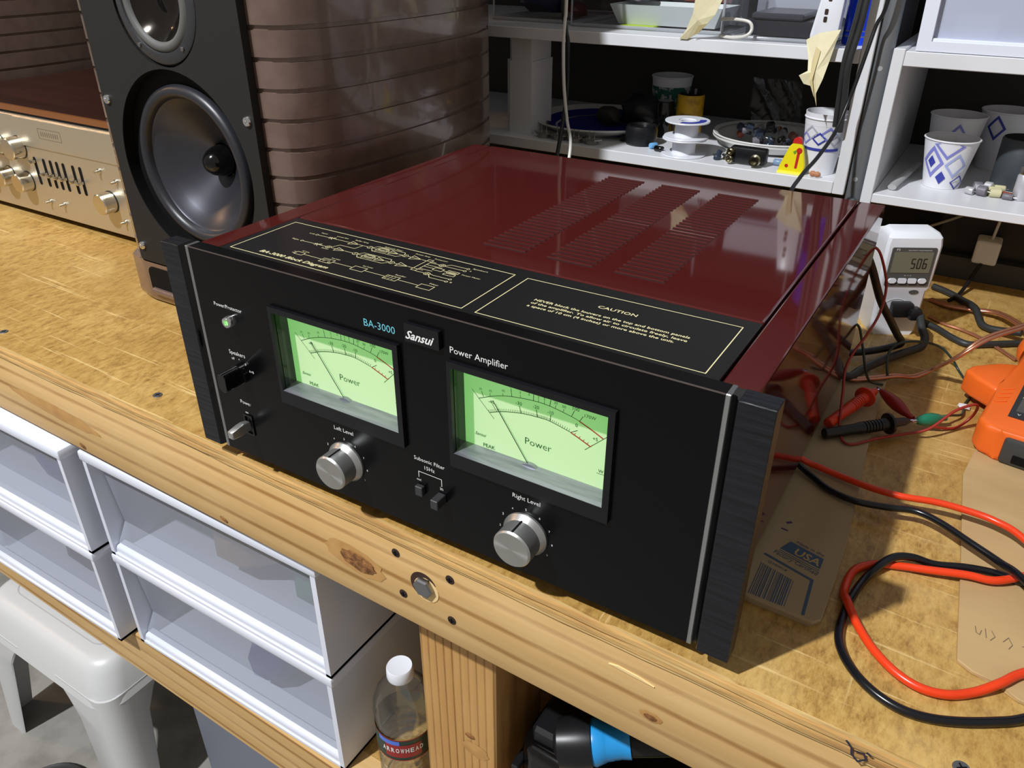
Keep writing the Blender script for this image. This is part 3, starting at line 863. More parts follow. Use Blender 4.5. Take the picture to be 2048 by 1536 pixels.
    for a in (-52, -128, 52, 128):
        q = (cx + 0.0545 * math.cos(math.radians(a)), 0.1880, mz + 0.0545 * math.sin(math.radians(a)))
        bm = B(); lathe(bm, [(0.0024, 0), (0.0022, 0.0010), (0.0012, 0.0014)], q, (0, -1, 0), 12)
        obj('screw', bm, 'steel', md, 40)
    for dx, z in ((-0.1125, 0.2325), (0.1115, 0.2325), (-0.1125, 0.0610), (0.1115, 0.0610), (-0.1125, 0.425), (0.1115, 0.425)):
        bm = B(); lathe(bm, [(0.0052, 0), (0.0052, 0.0016), (0.0044, 0.0028), (0.0022, 0.0030), (0.0018, 0.0016)], (cx + dx, 0.1886, z), (0, -1, 0), 16, True, True)
        obj('baffle_bolt', bm, 'chrome', t, 35)
    # tweeter above the frame
    bm = B(); lathe(bm, [(0.050, 0), (0.050, 0.003), (0.020, 0.006), (0.012, 0.0045), (0.0, 0.0075)], (cx, 0.1886, 0.50), (0, -1, 0), 40, True, False)
    obj('tweeter', bm, 'surround_rubber', t, 40)
    # slot port below the baffle
    bm = B(); prism(bm, rrect(cx - 0.113, cx + 0.113, -0.0005, 0.0345, 0.009), 'y', 0.1876, 0.1884)
    obj('slot_port', bm, 'deep_black', t)
    bm = B(); tube(bm, [(cx - 0.107, 0.1870, 0.003), (cx, 0.1868, 0.001), (cx + 0.107, 0.1870, 0.003)], 0.0045, 10, 6)
    obj('port_lip', bm, 'cabinet_bronze', t, 60)
    return t
speaker(-0.2130, 'bronze loudspeaker with black baffle, bare woofer cone, beside the maroon amplifier')
sp2 = speaker(-1.2150, 'dark ribbed loudspeaker at far left behind the silver receiver')
sp2.location.y += 0.13

# ------------------------------------------------------------------ silver receiver
M('champagne', (196, 188, 168), 0.34, 0.75, bump=(500, 0.1), scale3=(0.05, 1, 1))
M('champagne_dark', (150, 142, 124), 0.4, 0.7)
M('receiver_knob', (212, 208, 198), 0.22, 1.0)
rc_ = thing('stereo_receiver', 'silver-faced stereo receiver with sliders in a dark wood case', 'receiver', (-0.76, 0.48, BZ))
qbox('wood_case', 'walnut_case', rc_, -1.020, -0.500, 0.318, 0.640, -0.004, 0.162, bev=0.002)
qbox('case_edge', M('case_lip', (120, 72, 34), 0.3), rc_, -1.020, -0.500, 0.3140, 0.3185, 0.1535, 0.1622)
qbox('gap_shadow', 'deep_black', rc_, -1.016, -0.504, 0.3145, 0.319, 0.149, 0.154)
fpl = qbox('faceplate', 'champagne', rc_, -1.012, -0.508, 0.3070, 0.3145, -0.004, 0.1505, bev=0.0012)
qbox('panel_step', 'champagne', fpl, -0.770, -0.5085, 0.3050, 0.3075, 0.1050, 0.1495, bev=0.001)
for x in (-0.97, -0.55):
    bm = B(); lathe(bm, [(0.012, 0), (0.013, 0.012)], (x, 0.36, BZ), (0, 0, 1), 16); obj('foot', bm, 'black_rubber', rc_)
    bm = B(); lathe(bm, [(0.012, 0), (0.013, 0.012)], (x, 0.60, BZ), (0, 0, 1), 16); obj('foot', bm, 'black_rubber', rc_)
for x, z, r in ((-0.833, 0.099, 0.017), (-0.775, 0.1005, 0.017), (-0.828, 0.0485, 0.015), (-0.7775, 0.0465, 0.015), (-0.565, 0.0465, 0.0155), (-0.895, 0.099, 0.017), (-0.885, 0.0485, 0.015)):
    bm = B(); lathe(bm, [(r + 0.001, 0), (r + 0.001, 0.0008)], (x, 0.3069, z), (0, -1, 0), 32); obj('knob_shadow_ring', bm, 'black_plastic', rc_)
    bm = B(); lathe(bm, [(r, 0), (r, 0.018), (r - 0.0015, 0.0195), (0, 0.0195)], (x, 0.3062, z), (0, -1, 0), 40, True, False); obj('knob', bm, 'receiver_knob', rc_, 35)
for x, tz in zip((-0.7428, -0.7185, -0.7007, -0.6843, -0.6675, -0.6430, -0.6253), (0.083, 0.0665, 0.0665, 0.066, 0.066, 0.066, 0.066)):
    bm = B(); prism(bm, rrect(x - 0.0032, x + 0.0032, 0.0458, 0.0895, 0.003, 3), 'y', 0.3064, 0.3074); sl = obj('slider_slot', bm, 'deep_black', rc_)
    bm = B(); box(bm, x - 0.0030, x + 0.0030, 0.2960, 0.3065, tz - 0.0025, tz + 0.0025, bev=0.0012, seg=2); obj('slider_cap', bm, 'receiver_knob', sl, 40)
for x, z in ((-0.5757, 0.0905), (-0.7311, 0.0202), (-0.6943, 0.0210), (-0.5405, 0.0794), (-0.5413, 0.0189)):
    bm = B(); lathe(bm, [(0.0042, 0), (0.0042, 0.002), (0.0020, 0.0024), (0.0020, 0.009)], (x, 0.3069, z), (0, -1, 0), 16); obj('toggle', bm, 'receiver_knob', rc_, 35)
bm = B(); ribbon(bm, [(-0.707, 0.1370), (-0.650, 0.1370), (-0.650, 0.1222), (-0.707, 0.1222)], 0.0008, 'y', 0.3048, True)
for k in range(9): ribbon(bm, [(-0.700 + k * 0.0052, 0.1262), (-0.700 + k * 0.0052, 0.1330)], 0.0016, 'y', 0.3048)
obj('nameplate', bm, 'champagne_dark', fpl)

# ------------------------------------------------------------------ shelf units
SY = 0.672
def shelf_unit(label, x0, x1, lowz, upz, th, cat='shelf'):
    t = thing('shelf_unit', label, cat, ((x0 + x1) / 2, 0.82, lowz - th))
    return t
u1 = thing('shelf_unit', 'white laminate shelf unit behind the amplifier, left of the grey pole', 'shelf', (0.05, 0.83, 0.114))
qbox('lower_plank', 'white_laminate', u1, -0.47, 0.3776, SY, 0.980, 0.114, 0.129, bev=0.0008)
qbox('upper_plank', 'white_laminate', u1, -0.47, 0.3776, SY, 0.980, 0.2655, 0.2805, bev=0.0008)
qbox('top_plank', 'white_laminate', u1, -0.47, 0.3776, SY, 0.980, 0.560, 0.575, bev=0.0008)
qbox('side_panel', 'white_laminate', u1, 0.3780, 0.3918, SY, 0.980, 0.114, 0.575, bev=0.0008)
qbox('side_panel', 'white_laminate', u1, -0.485, -0.4705, SY, 0.980, 0.114, 0.575, bev=0.0008)
u2 = thing('shelf_unit', 'white laminate shelf unit at right under the frosted drawer', 'shelf', (0.62, 0.83, 0.110))
qbox('lower_plank', 'white_laminate', u2, 0.4250, 0.90, SY, 0.980, 0.1105, 0.1215, bev=0.0008)
qbox('upper_plank', 'white_laminate', u2, 0.4250, 0.90, SY, 0.980, 0.2665, 0.2825, bev=0.0008)
qbox('side_panel', 'white_laminate', u2, 0.4122, 0.4246, SY, 0.980, 0.1085, 0.2845, bev=0.0008)
qbox('side_panel', 'white_laminate', u2, 0.9005, 0.9150, SY, 0.980, 0.1085, 0.2845, bev=0.0008)
# support block on the shelf
bm = B()
prism(bm, [(-0.1195, 0.708), (-0.1085, 0.697), (-0.0715, 0.697), (-0.0715, 0.760), (-0.1195, 0.760)], 'z', 0.1292, 0.232)
prism(bm, [(-0.1155, 0.709), (-0.1060, 0.6985), (-0.0735, 0.6985), (-0.0735, 0.758), (-0.1155, 0.758)], 'z', 0.232, 0.2653)
tag(obj('support_block', bm, 'white_matte', None), 'white chamfered block propped between the two shelf planks beside the speaker', 'block')
# grey pole with rivets between the units
M('pole_grey', (128, 132, 136), 0.42, 0.55)
pole = thing('metal_pole', 'grey round metal pole standing between the two shelf units', 'pole', (0.4022, 0.683, BZ))
bm = B(); cyl(bm, (0.4020, 0.683, BZ), (0.4020, 0.683, 1.2), 0.0098, seg=28); obj('tube', bm, 'pole_grey', pole, 40)
for z in (0.10, 0.135, 0.262, 0.40):
    bm = B(); lathe(bm, [(0.0030, 0), (0.0026, 0.0006)], (0.4020, 0.6736, z), (0, -1, 0), 14); obj('rivet', bm, M('rivet_pale', (176, 180, 182), 0.4, 0.4), pole)
bm = B(); box(bm, 0.3960, 0.4085, 0.662, 0.6735, 0.098, 0.1135, bev=0.002); obj('clamp', bm, M('clamp_grey', (70, 74, 80), 0.5), pole)
# ------------------------------------------------------------------ things on the lower-left shelf
LZ = 0.1292
def cup(label, x, y, z, r0, r1, h, art, tilt=0.0, mat='paper_cup', group='paper cups on the shelves'):
    t = thing('paper_cup', label, 'cup', (x, y, z), group=group)
    bm = B()
    lathe(bm, [(r0 - 0.001, 0.003), (r0, 0.0), (r0, 0.002), (r1, h), (r1 - 0.0008, h), (r0 - 0.0008, 0.003)], (x, y, z), (0, 0, 1), 40, False, False)
    bm.faces.new([bm.verts.new((x + (r0 - .0008) * math.cos(k * math.pi / 8), y + (r0 - .0008) * math.sin(k * math.pi / 8), z + 0.003)) for k in range(16)])
    obj('wall', bm, mat, t, 40)
    bm = B()
    pts = [(x + r1 * math.cos(k * math.pi / 16), y + r1 * math.sin(k * math.pi / 16), z + h) for k in range(33)]
    tube(bm, pts, 0.0011, 8, 0); obj('rim', bm, mat, t, 60)
    if art:
        for a0, c0, da, dc, w, m in art:        # diamonds wrapped on the wall (angle deg, height share)
            bm = B()
            q = [(a0, c0 + dc), (a0 + da, c0), (a0, c0 - dc), (a0 - da, c0)]
            def pt(a, c, off=0.0005):
                c = min(c, 0.965)
                r = r0 + (r1 - r0) * c + off
                return (x + r * math.cos(math.radians(a)), y + r * math.sin(math.radians(a)), z + h * c)
            inner = 1 - w
            for i in range(4):
                A, C = q[i], q[(i + 1) % 4]
                for k in range(3):
                    def lerp(t_, s): 
                        a = A[0] + (C[0] - A[0]) * t_; c = A[1] + (C[1] - A[1]) * t_
                        return pt(a0 + (a - a0) * s, c0 + (c - c0) * s)
                    v = [bm.verts.new(p) for p in (lerp(k / 3, 1), lerp((k + 1) / 3, 1), lerp((k + 1) / 3, inner), lerp(k / 3, inner))]
                    bm.faces.new(v)
            obj('printed_diamond', bm, m, t)
    return t
M('paper_cup', (224, 225, 230), 0.55)
M('cup_blue', (52, 62, 158), 0.5); M('cup_violet', (128, 132, 206), 0.5); M('cup_lilac', (164, 176, 224), 0.5); M('cup_grey', (176, 180, 190), 0.5)
M('cup_teal', (26, 92, 78), 0.6, var=((170, 172, 176), 70, 0.52, 0.56))
M('plate_white', (214, 214, 210), 0.5); M('plate_blue', (22, 26, 120), 0.5)

pl = thing('paper_plate', 'white rimmed paper plate with blue centre under dark hardware', 'plate', (-0.005, 0.800, LZ))
bm = B(); lathe(bm, [(0.070, 0.0), (0.084, 0.004), (0.100, 0.012), (0.104, 0.014), (0.104, 0.0165), (0.099, 0.0145), (0.083, 0.0065), (0.070, 0.003), (0.0, 0.003)], (-0.005, 0.800, LZ), (0, 0, 1), 56, True, False)
obj('dish', bm, 'plate_white', pl, 40)
bm = B(); lathe(bm, [(0.078, 0.0055), (0.0, 0.0055)], (0.010, 0.795, LZ), (0, 0, 1), 48, False, False); lathe(bm, [(0.092, 0.0125), (0.078, 0.0054)], (0.004, 0.799, LZ), (0, 0, 1), 48, False, False)
obj('printed_centre', bm, 'plate_blue', pl)
def lump(name, label, cat, p, rx, ry, rz, mat, seed, group=None, sub=2, rough=0.18):
    bm = B(); bmesh.ops.create_icosphere(bm, subdivisions=sub, radius=1.0)
    r = random.Random(seed)
    for v in bm.verts:
        k = 1 + r.uniform(-rough, rough)
        v.co = Vector((v.co.x * rx * k, v.co.y * ry * k, v.co.z * rz * k)) + Vector(p)
    return tag(obj(name, bm, mat, None, 40), label, cat, group)
lump('hardware_bag', 'black lumpy bag of hardware on the blue plate', 'bag', (0.055, 0.815, LZ + 0.028), 0.034, 0.026, 0.024, 'black_plastic', 1)
lump('dark_coil', 'dark brown wound coil on the blue plate, left of the black bag', 'coil', (0.012, 0.792, LZ + 0.021), 0.020, 0.016, 0.0135, M('coil_dark', (44, 40, 32), 0.6), 2)
M('can_metal', (150, 148, 142), 0.35, 0.7)
for i, (x, y) in enumerate(((-0.0465, 0.694), (-0.0190, 0.692), (0.0085, 0.692), (0.0340, 0.692))):
    t = thing('power_transistor', ['small metal can transistor with upturned pins nearest the white block', 'small metal can transistor with upturned pins, second from the white block', 'small metal can transistor with upturned pins, third from the white block', 'small metal can transistor with upturned pins nearest the black cap'][i], 'transistor', (x, y, LZ), group='metal can transistors on the shelf')
    bm = B(); prism(bm, [(x - 0.0165, y), (x - 0.009, y - 0.0095), (x + 0.009, y - 0.0095), (x + 0.0165, y), (x + 0.009, y + 0.0095), (x - 0.009, y + 0.0095)], 'z', LZ + 0.0062, LZ + 0.0078); obj('flange', bm, 'can_metal', t)
    bm = B(); lathe(bm, [(0.0090, 0), (0.0098, 0.0062)], (x, y, LZ), (0, 0, 1), 24); obj('can', bm, 'can_metal', t, 40)
    for d in (-0.004, 0.004):
        bm = B(); lathe(bm, [(0.0016, 0), (0.0006, 0.0025), (0.0006, 0.010)], (x + d, y, LZ + 0.0078), (0, 0, 1), 8); obj('pin', bm, 'can_metal', t, 40)
t = thing('capacitor_clamp', 'squat black plastic cap on the bright part of the shelf', 'cap', (0.0935, 0.732, LZ))
bm = B(); lathe(bm, [(0.020, 0), (0.0225, 0.002), (0.0235, 0.020), (0.0215, 0.0265), (0.017, 0.0265), (0.016, 0.0235), (0.0, 0.0235)], (0.0935, 0.732, LZ), (0, 0, 1), 36, True, False); obj('body', bm, 'black_plastic', t, 35)
qbox('tab', 'black_gloss', t, 0.062, 0.0715, 0.728, 0.738, LZ, LZ + 0.008, bev=0.001)
c = cup('green and white patterned paper cup behind the yellow capacitor', 0.082, 0.868, LZ, 0.024, 0.031, 0.075, None, mat='paper_cup')
bm = B(); lathe(bm, [(0.0255, 0.010), (0.0306, 0.062)], (0.082, 0.868, LZ), (0, 0, 1), 40, False, False); obj('printed_band', bm, 'cup_teal', c, 40)
def cap_can(name, label, x, y, z, r, h, mat, topmat, lugs=True, cat='capacitor', sleeve=None):
    t = thing(name, label, cat, (x, y, z))
    bm = B(); lathe(bm, [(r - 0.001, 0), (r, 0.0015), (r, h - 0.002), (r - 0.0015, h)], (x, y, z), (0, 0, 1), 36, True, False); obj('sleeve', bm, mat, t, 40)
    bm = B(); lathe(bm, [(r - 0.0014, 0.0), (r - 0.002, 0.0006)], (x, y, z + h - 0.0006), (0, 0, 1), 36); obj('end_disc', bm, topmat, t)
    if lugs:
        for d in (-0.006, 0.006):
            bm = B(); box(bm, x + d - 0.0018, x + d + 0.0018, y - 0.0005, y + 0.0005, z + h, z + h + 0.008, bev=0.0003); obj('lug', bm, 'steel', t)
    return t
M('cap_yellow', (206, 160, 30), 0.4, var=((150, 112, 24), 60, 0.5, 0.72))
yc = cap_can('large_capacitor', 'tall yellow electrolytic capacitor with two solder lugs behind the spools', 0.1365, 0.806, LZ, 0.0195, 0.062, 'cap_yellow', 'deep_black')
for k in range(3): text(['+ 4700 MFD', '50 WVDC', '85C'][k], yc, 'marker_ink', 0.1365, LZ + 0.034 - k * 0.006, 0.022 - 0.004 * k, 'y', 0.7862, align='C')
cap_can('large_capacitor', 'black cylindrical capacitor standing just left of the yellow one', 0.1035, 0.792, LZ, 0.0130, 0.052, 'black_gloss', 'steel')
# solder spools
def spool(label, x, y, z, rot=0):
    t = thing('wire_spool', label, 'spool', (x, y, z), group='empty white wire spools')
    bm = B(); lathe(bm, [(0.030, 0), (0.0305, 0.001), (0.030, 0.0020), (0.0165, 0.0024), (0.0160, 0.004), (0.0160, 0.0185), (0.0165, 0.0205), (0.030, 0.0208), (0.0305, 0.0218), (0.030, 0.0228), (0.012, 0.0228), (0.0115, 0.0215), (0.0095, 0.0215), (0.0095, 0.0)], (x, y, z), (0, 0, 1), 48, False, False); obj('reel', bm, 'white_plastic', t, 35)
    return t
s1 = spool('empty white plastic wire spool at the bottom of the stacked pair', 0.1690, 0.7050, LZ)
s2 = spool('empty white plastic wire spool with blue label, topmost of the stacked pair', 0.1700, 0.7065, LZ + 0.0230)
bm = B()
ring = [[bm.verts.new((0.17 + r * math.cos(a), 0.7065 + r * math.sin(a), LZ + 0.0460)) for a in [math.radians(-95 + 125 * k / 12) for k in range(13)]] for r in (0.0165, 0.0255)]
for k in range(12): bm.faces.new((ring[0][k], ring[0][k + 1], ring[1][k + 1], ring[1][k]))
obj('blue_label', bm, 'cup_blue', s2)
# small blue capacitors
M('cap_sky', (110, 170, 220), 0.35)
def small_cap(label, p, d, r, mat, group='small parts on the shelves', name='small_capacitor', cat='capacitor'):
    t = thing(name, label, cat, p, group=group)
    p = Vector(p); d = Vector(d)
    bm = B(); lathe(bm, [(r * 0.85, 0), (r, 0.0008), (r, d.length - 0.0008), (r * 0.85, d.length)], p, d, 20); obj('body', bm, mat, t, 40)
    e = p + d
    bm = B(); tube(bm, [e, e + d.normalized() * 0.004], 0.0004, 6, 0); obj('lead', bm, 'steel', t)
    return t
small_cap('small sky-blue capacitor lying left of the white spools', (0.1180, 0.7085, LZ + 0.0042), (0.006, 0.010, 0), 0.0040, 'cap_sky')
small_cap('small black and blue capacitor lying against the bottom spool', (0.1280, 0.7015, LZ + 0.0040), (0.013, -0.001, 0), 0.0038, 'black_gloss')
# plate with parts bag
p2 = thing('paper_plate', 'white ribbed paper plate holding a bag of small black parts', 'plate', (0.258, 0.820, LZ))
bm = B(); lathe(bm, [(0.060, 0.0), (0.072, 0.003), (0.080, 0.010), (0.0835, 0.013), (0.0835, 0.0155), (0.079, 0.0130), (0.071, 0.006), (0.060, 0.003), (0.0, 0.003)], (0.258, 0.822, LZ), (0, 0, 1), 56, True, False); obj('dish', bm, 'plate_white', p2, 40)
bm = B(); lathe(bm, [(0.0838, 0.016), (0.0848, 0.0175), (0.0838, 0.0188), (0.078, 0.0165)], (0.259, 0.822, LZ), (0, 0, 1), 56, False, False); obj('second_rim', bm, 'plate_white', p2, 40)
M('part_blue', (40, 52, 70), 0.35); M('part_grey', (112, 108, 116), 0.45); M('part_rust', (140, 70, 50), 0.5)
rr = random.Random(5)
for i in range(26):
    x = 0.212 + rr.random() * 0.085; y = 0.772 + rr.random() * 0.045
    if (x - .258) ** 2 + (y - .822) ** 2 > 0.066 ** 2: continue
    z = LZ + 0.0085 + rr.random() * 0.022
    a = rr.random() * 6.28
    m = ['part_blue', 'part_blue', 'part_grey', 'black_gloss', 'part_rust'][rr.randrange(5)]
    nm = {'part_blue': 'navy', 'part_grey': 'grey', 'black_gloss': 'glossy black', 'part_rust': 'rust-coloured'}[m]
    small_cap('small ' + nm + ' component heaped in the clear bag on the ribbed plate', (x, y, z), (0.009 * math.cos(a), 0.009 * math.sin(a), 0.002), 0.0038 + rr.random() * 0.0022, m, 'components heaped in the parts bag', 'component', 'component')
pane_mat('bag_film', (0.95, 0.95, 0.95, 1), 0.02, 0.10)
bm = B()
gx, gz = 9, 9
V = [[bm.verts.new((0.243 + 0.066 * i / gx - 0.006 * j / gz, 0.752 + 0.016 * math.sin(i * 1.3 + j * .9) * 0.4 + 0.020 * (1 - j / gz) * 0.3, LZ + 0.020 + 0.080 * j / gz)) for i in range(gx + 1)] for j in range(gz + 1)]
for j in range(gz):
    for i in range(gx): bm.faces.new((V[j][i], V[j][i + 1], V[j + 1][i + 1], V[j + 1][i]))
g0 = obj('bag_front', bm, 'bag_film', None, 60)
V2 = B()
W2 = [[V2.verts.new((0.243 + 0.066 * i / gx - 0.006 * j / gz, 0.768 + 0.01 * math.sin(i * 1.1 + j) * 0.5 - 0.012 * j / gz, LZ + 0.020 + 0.080 * j / gz)) for i in range(gx + 1)] for j in range(gz + 1)]
for j in range(gz):
    for i in range(gx): V2.faces.new((W2[j][i], W2[j][i + 1], W2[j + 1][i + 1], W2[j + 1][i]))
bagt = thing('plastic_bag', 'clear crinkled plastic bag standing up from the ribbed plate', 'bag', (0.27, 0.76, LZ + 0.015))
g0.parent = bagt; g0.data.transform(WM[bagt].inverted()); WM[g0] = WM[bagt]; g0.name = 'front_film'
obj('back_film', V2, 'bag_film', bagt, 60)
# jack box, loose sockets
jb = thing('jack_box', 'small black jack box with two brass phono sockets and one threaded socket', 'jack box', (0.258, 0.698, LZ))
bm = B(); box(bm, 0.2380, 0.2860, 0.6900, 0.7050, LZ + 0.002, LZ + 0.0225, bev=0.0025, seg=2); obj('body', bm, 'black_plastic', jb, 40)
M('brass_silver', (190, 184, 160), 0.25, 1.0)
for z in (0.0065, 0.0165):
    bm = B(); lathe(bm, [(0.0050, 0), (0.0050, 0.004), (0.0036, 0.0042), (0.0036, 0.007), (0.0026, 0.007), (0.0024, 0.004)], (0.2405, 0.6900, LZ + z), (-0.2, -1, 0), 20); k = obj('phono_socket', bm, 'brass_silver', jb, 35)
bm = B(); lathe(bm, [(0.0075, 0), (0.0075, 0.002), (0.0062, 0.0025), (0.0062, 0.010), (0.0042, 0.010), (0.0040, 0.004)], (0.2735, 0.6900, LZ + 0.0085), (0, -1, 0), 24); obj('threaded_socket', bm, 'brass_silver', jb, 35)
for i, (x, y, m, l) in enumerate(((0.2180, 0.7010, 'part_blue', 'loose blue-grey socket lying left of the black jack box'), (0.2290, 0.7080, 'brass_silver', 'loose silver socket lying beside the black jack box'))):
    t = thing('loose_socket', l, 'socket', (x, y, LZ), group='loose sockets beside the jack box')
    bm = B(); lathe(bm, [(0.0048, 0), (0.0048, 0.006), (0.0036, 0.0065), (0.0036, 0.013)], (x, y, LZ), (0.3, 0.1, 1), 18); obj('barrel', bm, m, t, 40)
    bm = B(); lathe(bm, [(0.0056, 0), (0.0056, 0.0022)], (x - 0.001, y, LZ + 0.0042), (0.3, 0.1, 1), 6); obj('nut', bm, 'steel', t)
small_cap('small steel-blue cylinder lying right of the jack box', (0.2920, 0.7120, LZ + 0.0045), (0.012, 0.0, 0), 0.0042, M('cap_steelblue', (120, 146, 176), 0.35))
# sauce packet, cups, peanut
sp = thing('sauce_packet', 'yellow sauce packet with red cap leaning against the paper cup', 'packet', (0.3225, 0.682, LZ))
M('sauce_yellow', (240, 224, 30), 0.35); M('sauce_red', (196, 40, 36), 0.4); M('leaf_green', (110, 160, 40), 0.4)
y0 = 0.6790
bm = B(); prism(bm, [(0.3055, LZ), (0.3375, LZ), (0.3385, LZ + 0.012), (0.3330, LZ + 0.034), (0.3290, LZ + 0.0405), (0.3215, LZ + 0.0405), (0.3160, LZ + 0.034), (0.3075, LZ + 0.010)], 'y', y0, y0 + 0.006, bev=0.001); obj('pouch', bm, 'sauce_yellow', sp, 40)
bm = B(); prism(bm, [(0.3190, LZ + 0.0385), (0.3310, LZ + 0.0385), (0.3290, LZ + 0.0445), (0.3250, LZ + 0.0460), (0.3205, LZ + 0.0440)], 'y', y0 - 0.0003, y0 + 0.0063); obj('cap', bm, 'sauce_red', sp)
bm = B(); prism(bm, [(0.3055, LZ), (0.3375, LZ), (0.3375, LZ + 0.003), (0.3055, LZ + 0.003)], 'y', y0 - 0.0012, y0); obj('sealed_edge', bm, M('sauce_yellow_light', (250, 240, 90), 0.3), sp)
bm = B(); prism(bm, [(0.3262, LZ + 0.008), (0.3292, LZ + 0.008), (0.3302, LZ + 0.027), (0.3268, LZ + 0.027)], 'y', y0 - 0.0004, y0); bm2 = circle(0.3290, LZ + 0.030, 0.0036, 16); prism(bm, bm2, 'y', y0 - 0.0004, y0); prism(bm, circle(0.3160, LZ + 0.010, 0.0022, 12), 'y', y0 - 0.0004, y0); obj('printed_pepper', bm, 'sauce_red', sp)
bm = B(); prism(bm, [(0.3215, LZ + 0.028), (0.3250, LZ + 0.0305), (0.3255, LZ + 0.027), (0.3235, LZ + 0.025)], 'y', y0 - 0.0004, y0); obj('printed_leaf', bm, 'leaf_green', sp)
art1 = [(-92, 0.66, 24, 0.12, 0.32, 'cup_blue'), (-66, 0.74, 26, 0.14, 0.32, 'cup_violet'), (-118, 0.76, 24, 0.13, 0.32, 'cup_grey'), (-140, 0.64, 24, 0.12, 0.32, 'cup_violet'), (-44, 0.64, 22, 0.12, 0.32, 'cup_grey')]
cw = cup('white paper cup with blue diamonds, two nested, beside the sauce packet', 0.3490, 0.7120, LZ, 0.0195, 0.0265, 0.068, art1)
bm = B(); lathe(bm, [(0.0258, 0.060), (0.0268, 0.0745), (0.0260, 0.0745), (0.0246, 0.055)], (0.3490, 0.7120, LZ), (0, 0, 1), 40, False, False); obj('inner_cup', bm, 'paper_cup', cw, 40)
bm = B()
r0_, r1_ = 0.0195, 0.0265
for k in range(20):
    a, b = math.radians(-165 + k * 7), math.radians(-165 + (k + 1) * 7)
    c1, c2 = 0.49 - 0.0 * math.sin(k / 20 * 3.14), 0.49 - 0.0 * math.sin((k + 1) / 20 * 3.14)
    def pq(ang, c): 
        r = r0_ + (r1_ - r0_) * c + 0.0005
        return (0.3490 + r * math.cos(ang), 0.712 + r * math.sin(ang), LZ + 0.068 * c)
    bm.faces.new([bm.verts.new(p) for p in (pq(a, c1), pq(b, c2), pq(b, c2 - 0.05), pq(a, c1 - 0.05))])
obj('printed_band', bm, 'cup_blue', cw)
t = thing('peanut_shell', 'small brown peanut shell at the front edge of the shelf', 'shell', (0.352, 0.682, LZ))
bm = B(); lathe(bm, [(0.0005, 0), (0.0032, 0.002), (0.0036, 0.005), (0.0026, 0.0075), (0.0036, 0.010), (0.0026, 0.0135), (0.0004, 0.015)], (0.345, 0.6840, LZ + 0.0036), (1, -0.25, 0), 16); obj('husk', bm, M('peanut', (176, 120, 84), 0.6), t, 60)

# ------------------------------------------------------------------ right unit, lower plank
RZ = 0.1217
art2 = [(-88, 0.94, 34, 0.30, 0.24, 'cup_violet'), (-62, 0.52, 28, 0.26, 0.26, 'cup_lilac'), (-122, 0.56, 30, 0.34, 0.30, 'cup_violet'), (-124, 0.56, 11, 0.13, 0.9, 'cup_blue'), (-93, 0.25, 14, 0.14, 0.96, 'cup_blue'), (-40, 0.16, 24, 0.16, 0.22, 'cup_blue')]
fc = cup('white paper cup with lilac diamonds at the front of the right shelf', 0.4905, 0.7560, RZ, 0.0210, 0.0310, 0.058, art2)
bm = B(); lathe(bm, [(0.0001, 0.052), (0.0275, 0.0475)], (0.4905, 0.7560, RZ), (0, 0, 1), 24, False, False); obj('dark_contents', bm, 'deep_black', fc)
cup('shaded paper cup standing behind the diamond cup', 0.4870, 0.8350, RZ, 0.0240, 0.0330, 0.072, [(-80, 0.7, 22, 0.22, 0.3, 'cup_violet')])
cup('farthest shaded paper cup beside the dark grey capacitor', 0.5420, 0.8900, RZ, 0.0240, 0.0330, 0.074, [(-110, 0.75, 22, 0.22, 0.3, 'cup_blue')])
cap_can('large_capacitor', 'large dark slate-grey capacitor can on the right shelf', 0.5690, 0.7950, RZ, 0.0270, 0.060, M('slate_sleeve', (60, 66, 70), 0.5, bump=(120, 0.2)), 'deep_black', False)
cap_can('large_capacitor', 'orange-banded jar standing at the back of the right shelf', 0.5990, 0.9000, RZ, 0.0320, 0.064, M('jar_amber', (150, 104, 40), 0.5), 'part_grey', False, 'jar')
sc_ = cap_can('small_can_capacitor', 'short silver capacitor can with brass top beside the loose parts', 0.5780, 0.7380, RZ, 0.0090, 0.030, M('can_silver', (200, 198, 204), 0.35, 0.4), M('brass_top', (150, 130, 80), 0.4, 0.8), True)
M('tan_part', (206, 200, 160), 0.4); M('pearl_part', (196, 196, 200), 0.3, 0.3)
for i, (x, y, dx, dy, r, m, z) in enumerate(((0.5205, 0.7330, .009, -.004, .0045, 'pearl_part', 0), (0.5290, 0.7400, .010, .004, .0052, 'pearl_part', 0), (0.5330, 0.7330, .010, -.003, .0060, 'part_grey', 0), (0.5430, 0.7420, .014, .001, .0050, 'tan_part', 0), (0.5460, 0.7320, .012, .002, .0052, 'tan_part', 0), (0.5270, 0.7470, .009, .003, .0045, 'part_grey', .003), (0.5390, 0.7480, .008, -.003, .0050, 'pearl_part', .004), (0.5590, 0.7380, .010, -.003, .0036, 'part_rust', 0), (0.5600, 0.7300, .011, -.002, .0036, 'part_grey', 0), (0.5490, 0.7520, .012, .002, .0040, 'tan_part', 0.002))):
    small_cap('small ' + {'pearl_part': 'pearl-white', 'part_grey': 'grey', 'tan_part': 'tan', 'part_rust': 'rust-coloured'}[m] + ' component in the loose heap right of the diamond cup', (x, y, RZ + r + z), (dx, dy, 0), r, m, 'loose pale components on the right shelf', 'component', 'component')
bt = thing('plastic_pouch', 'rolled clear plastic pouch lying left of the diamond cup', 'pouch', (0.447, 0.76, RZ))
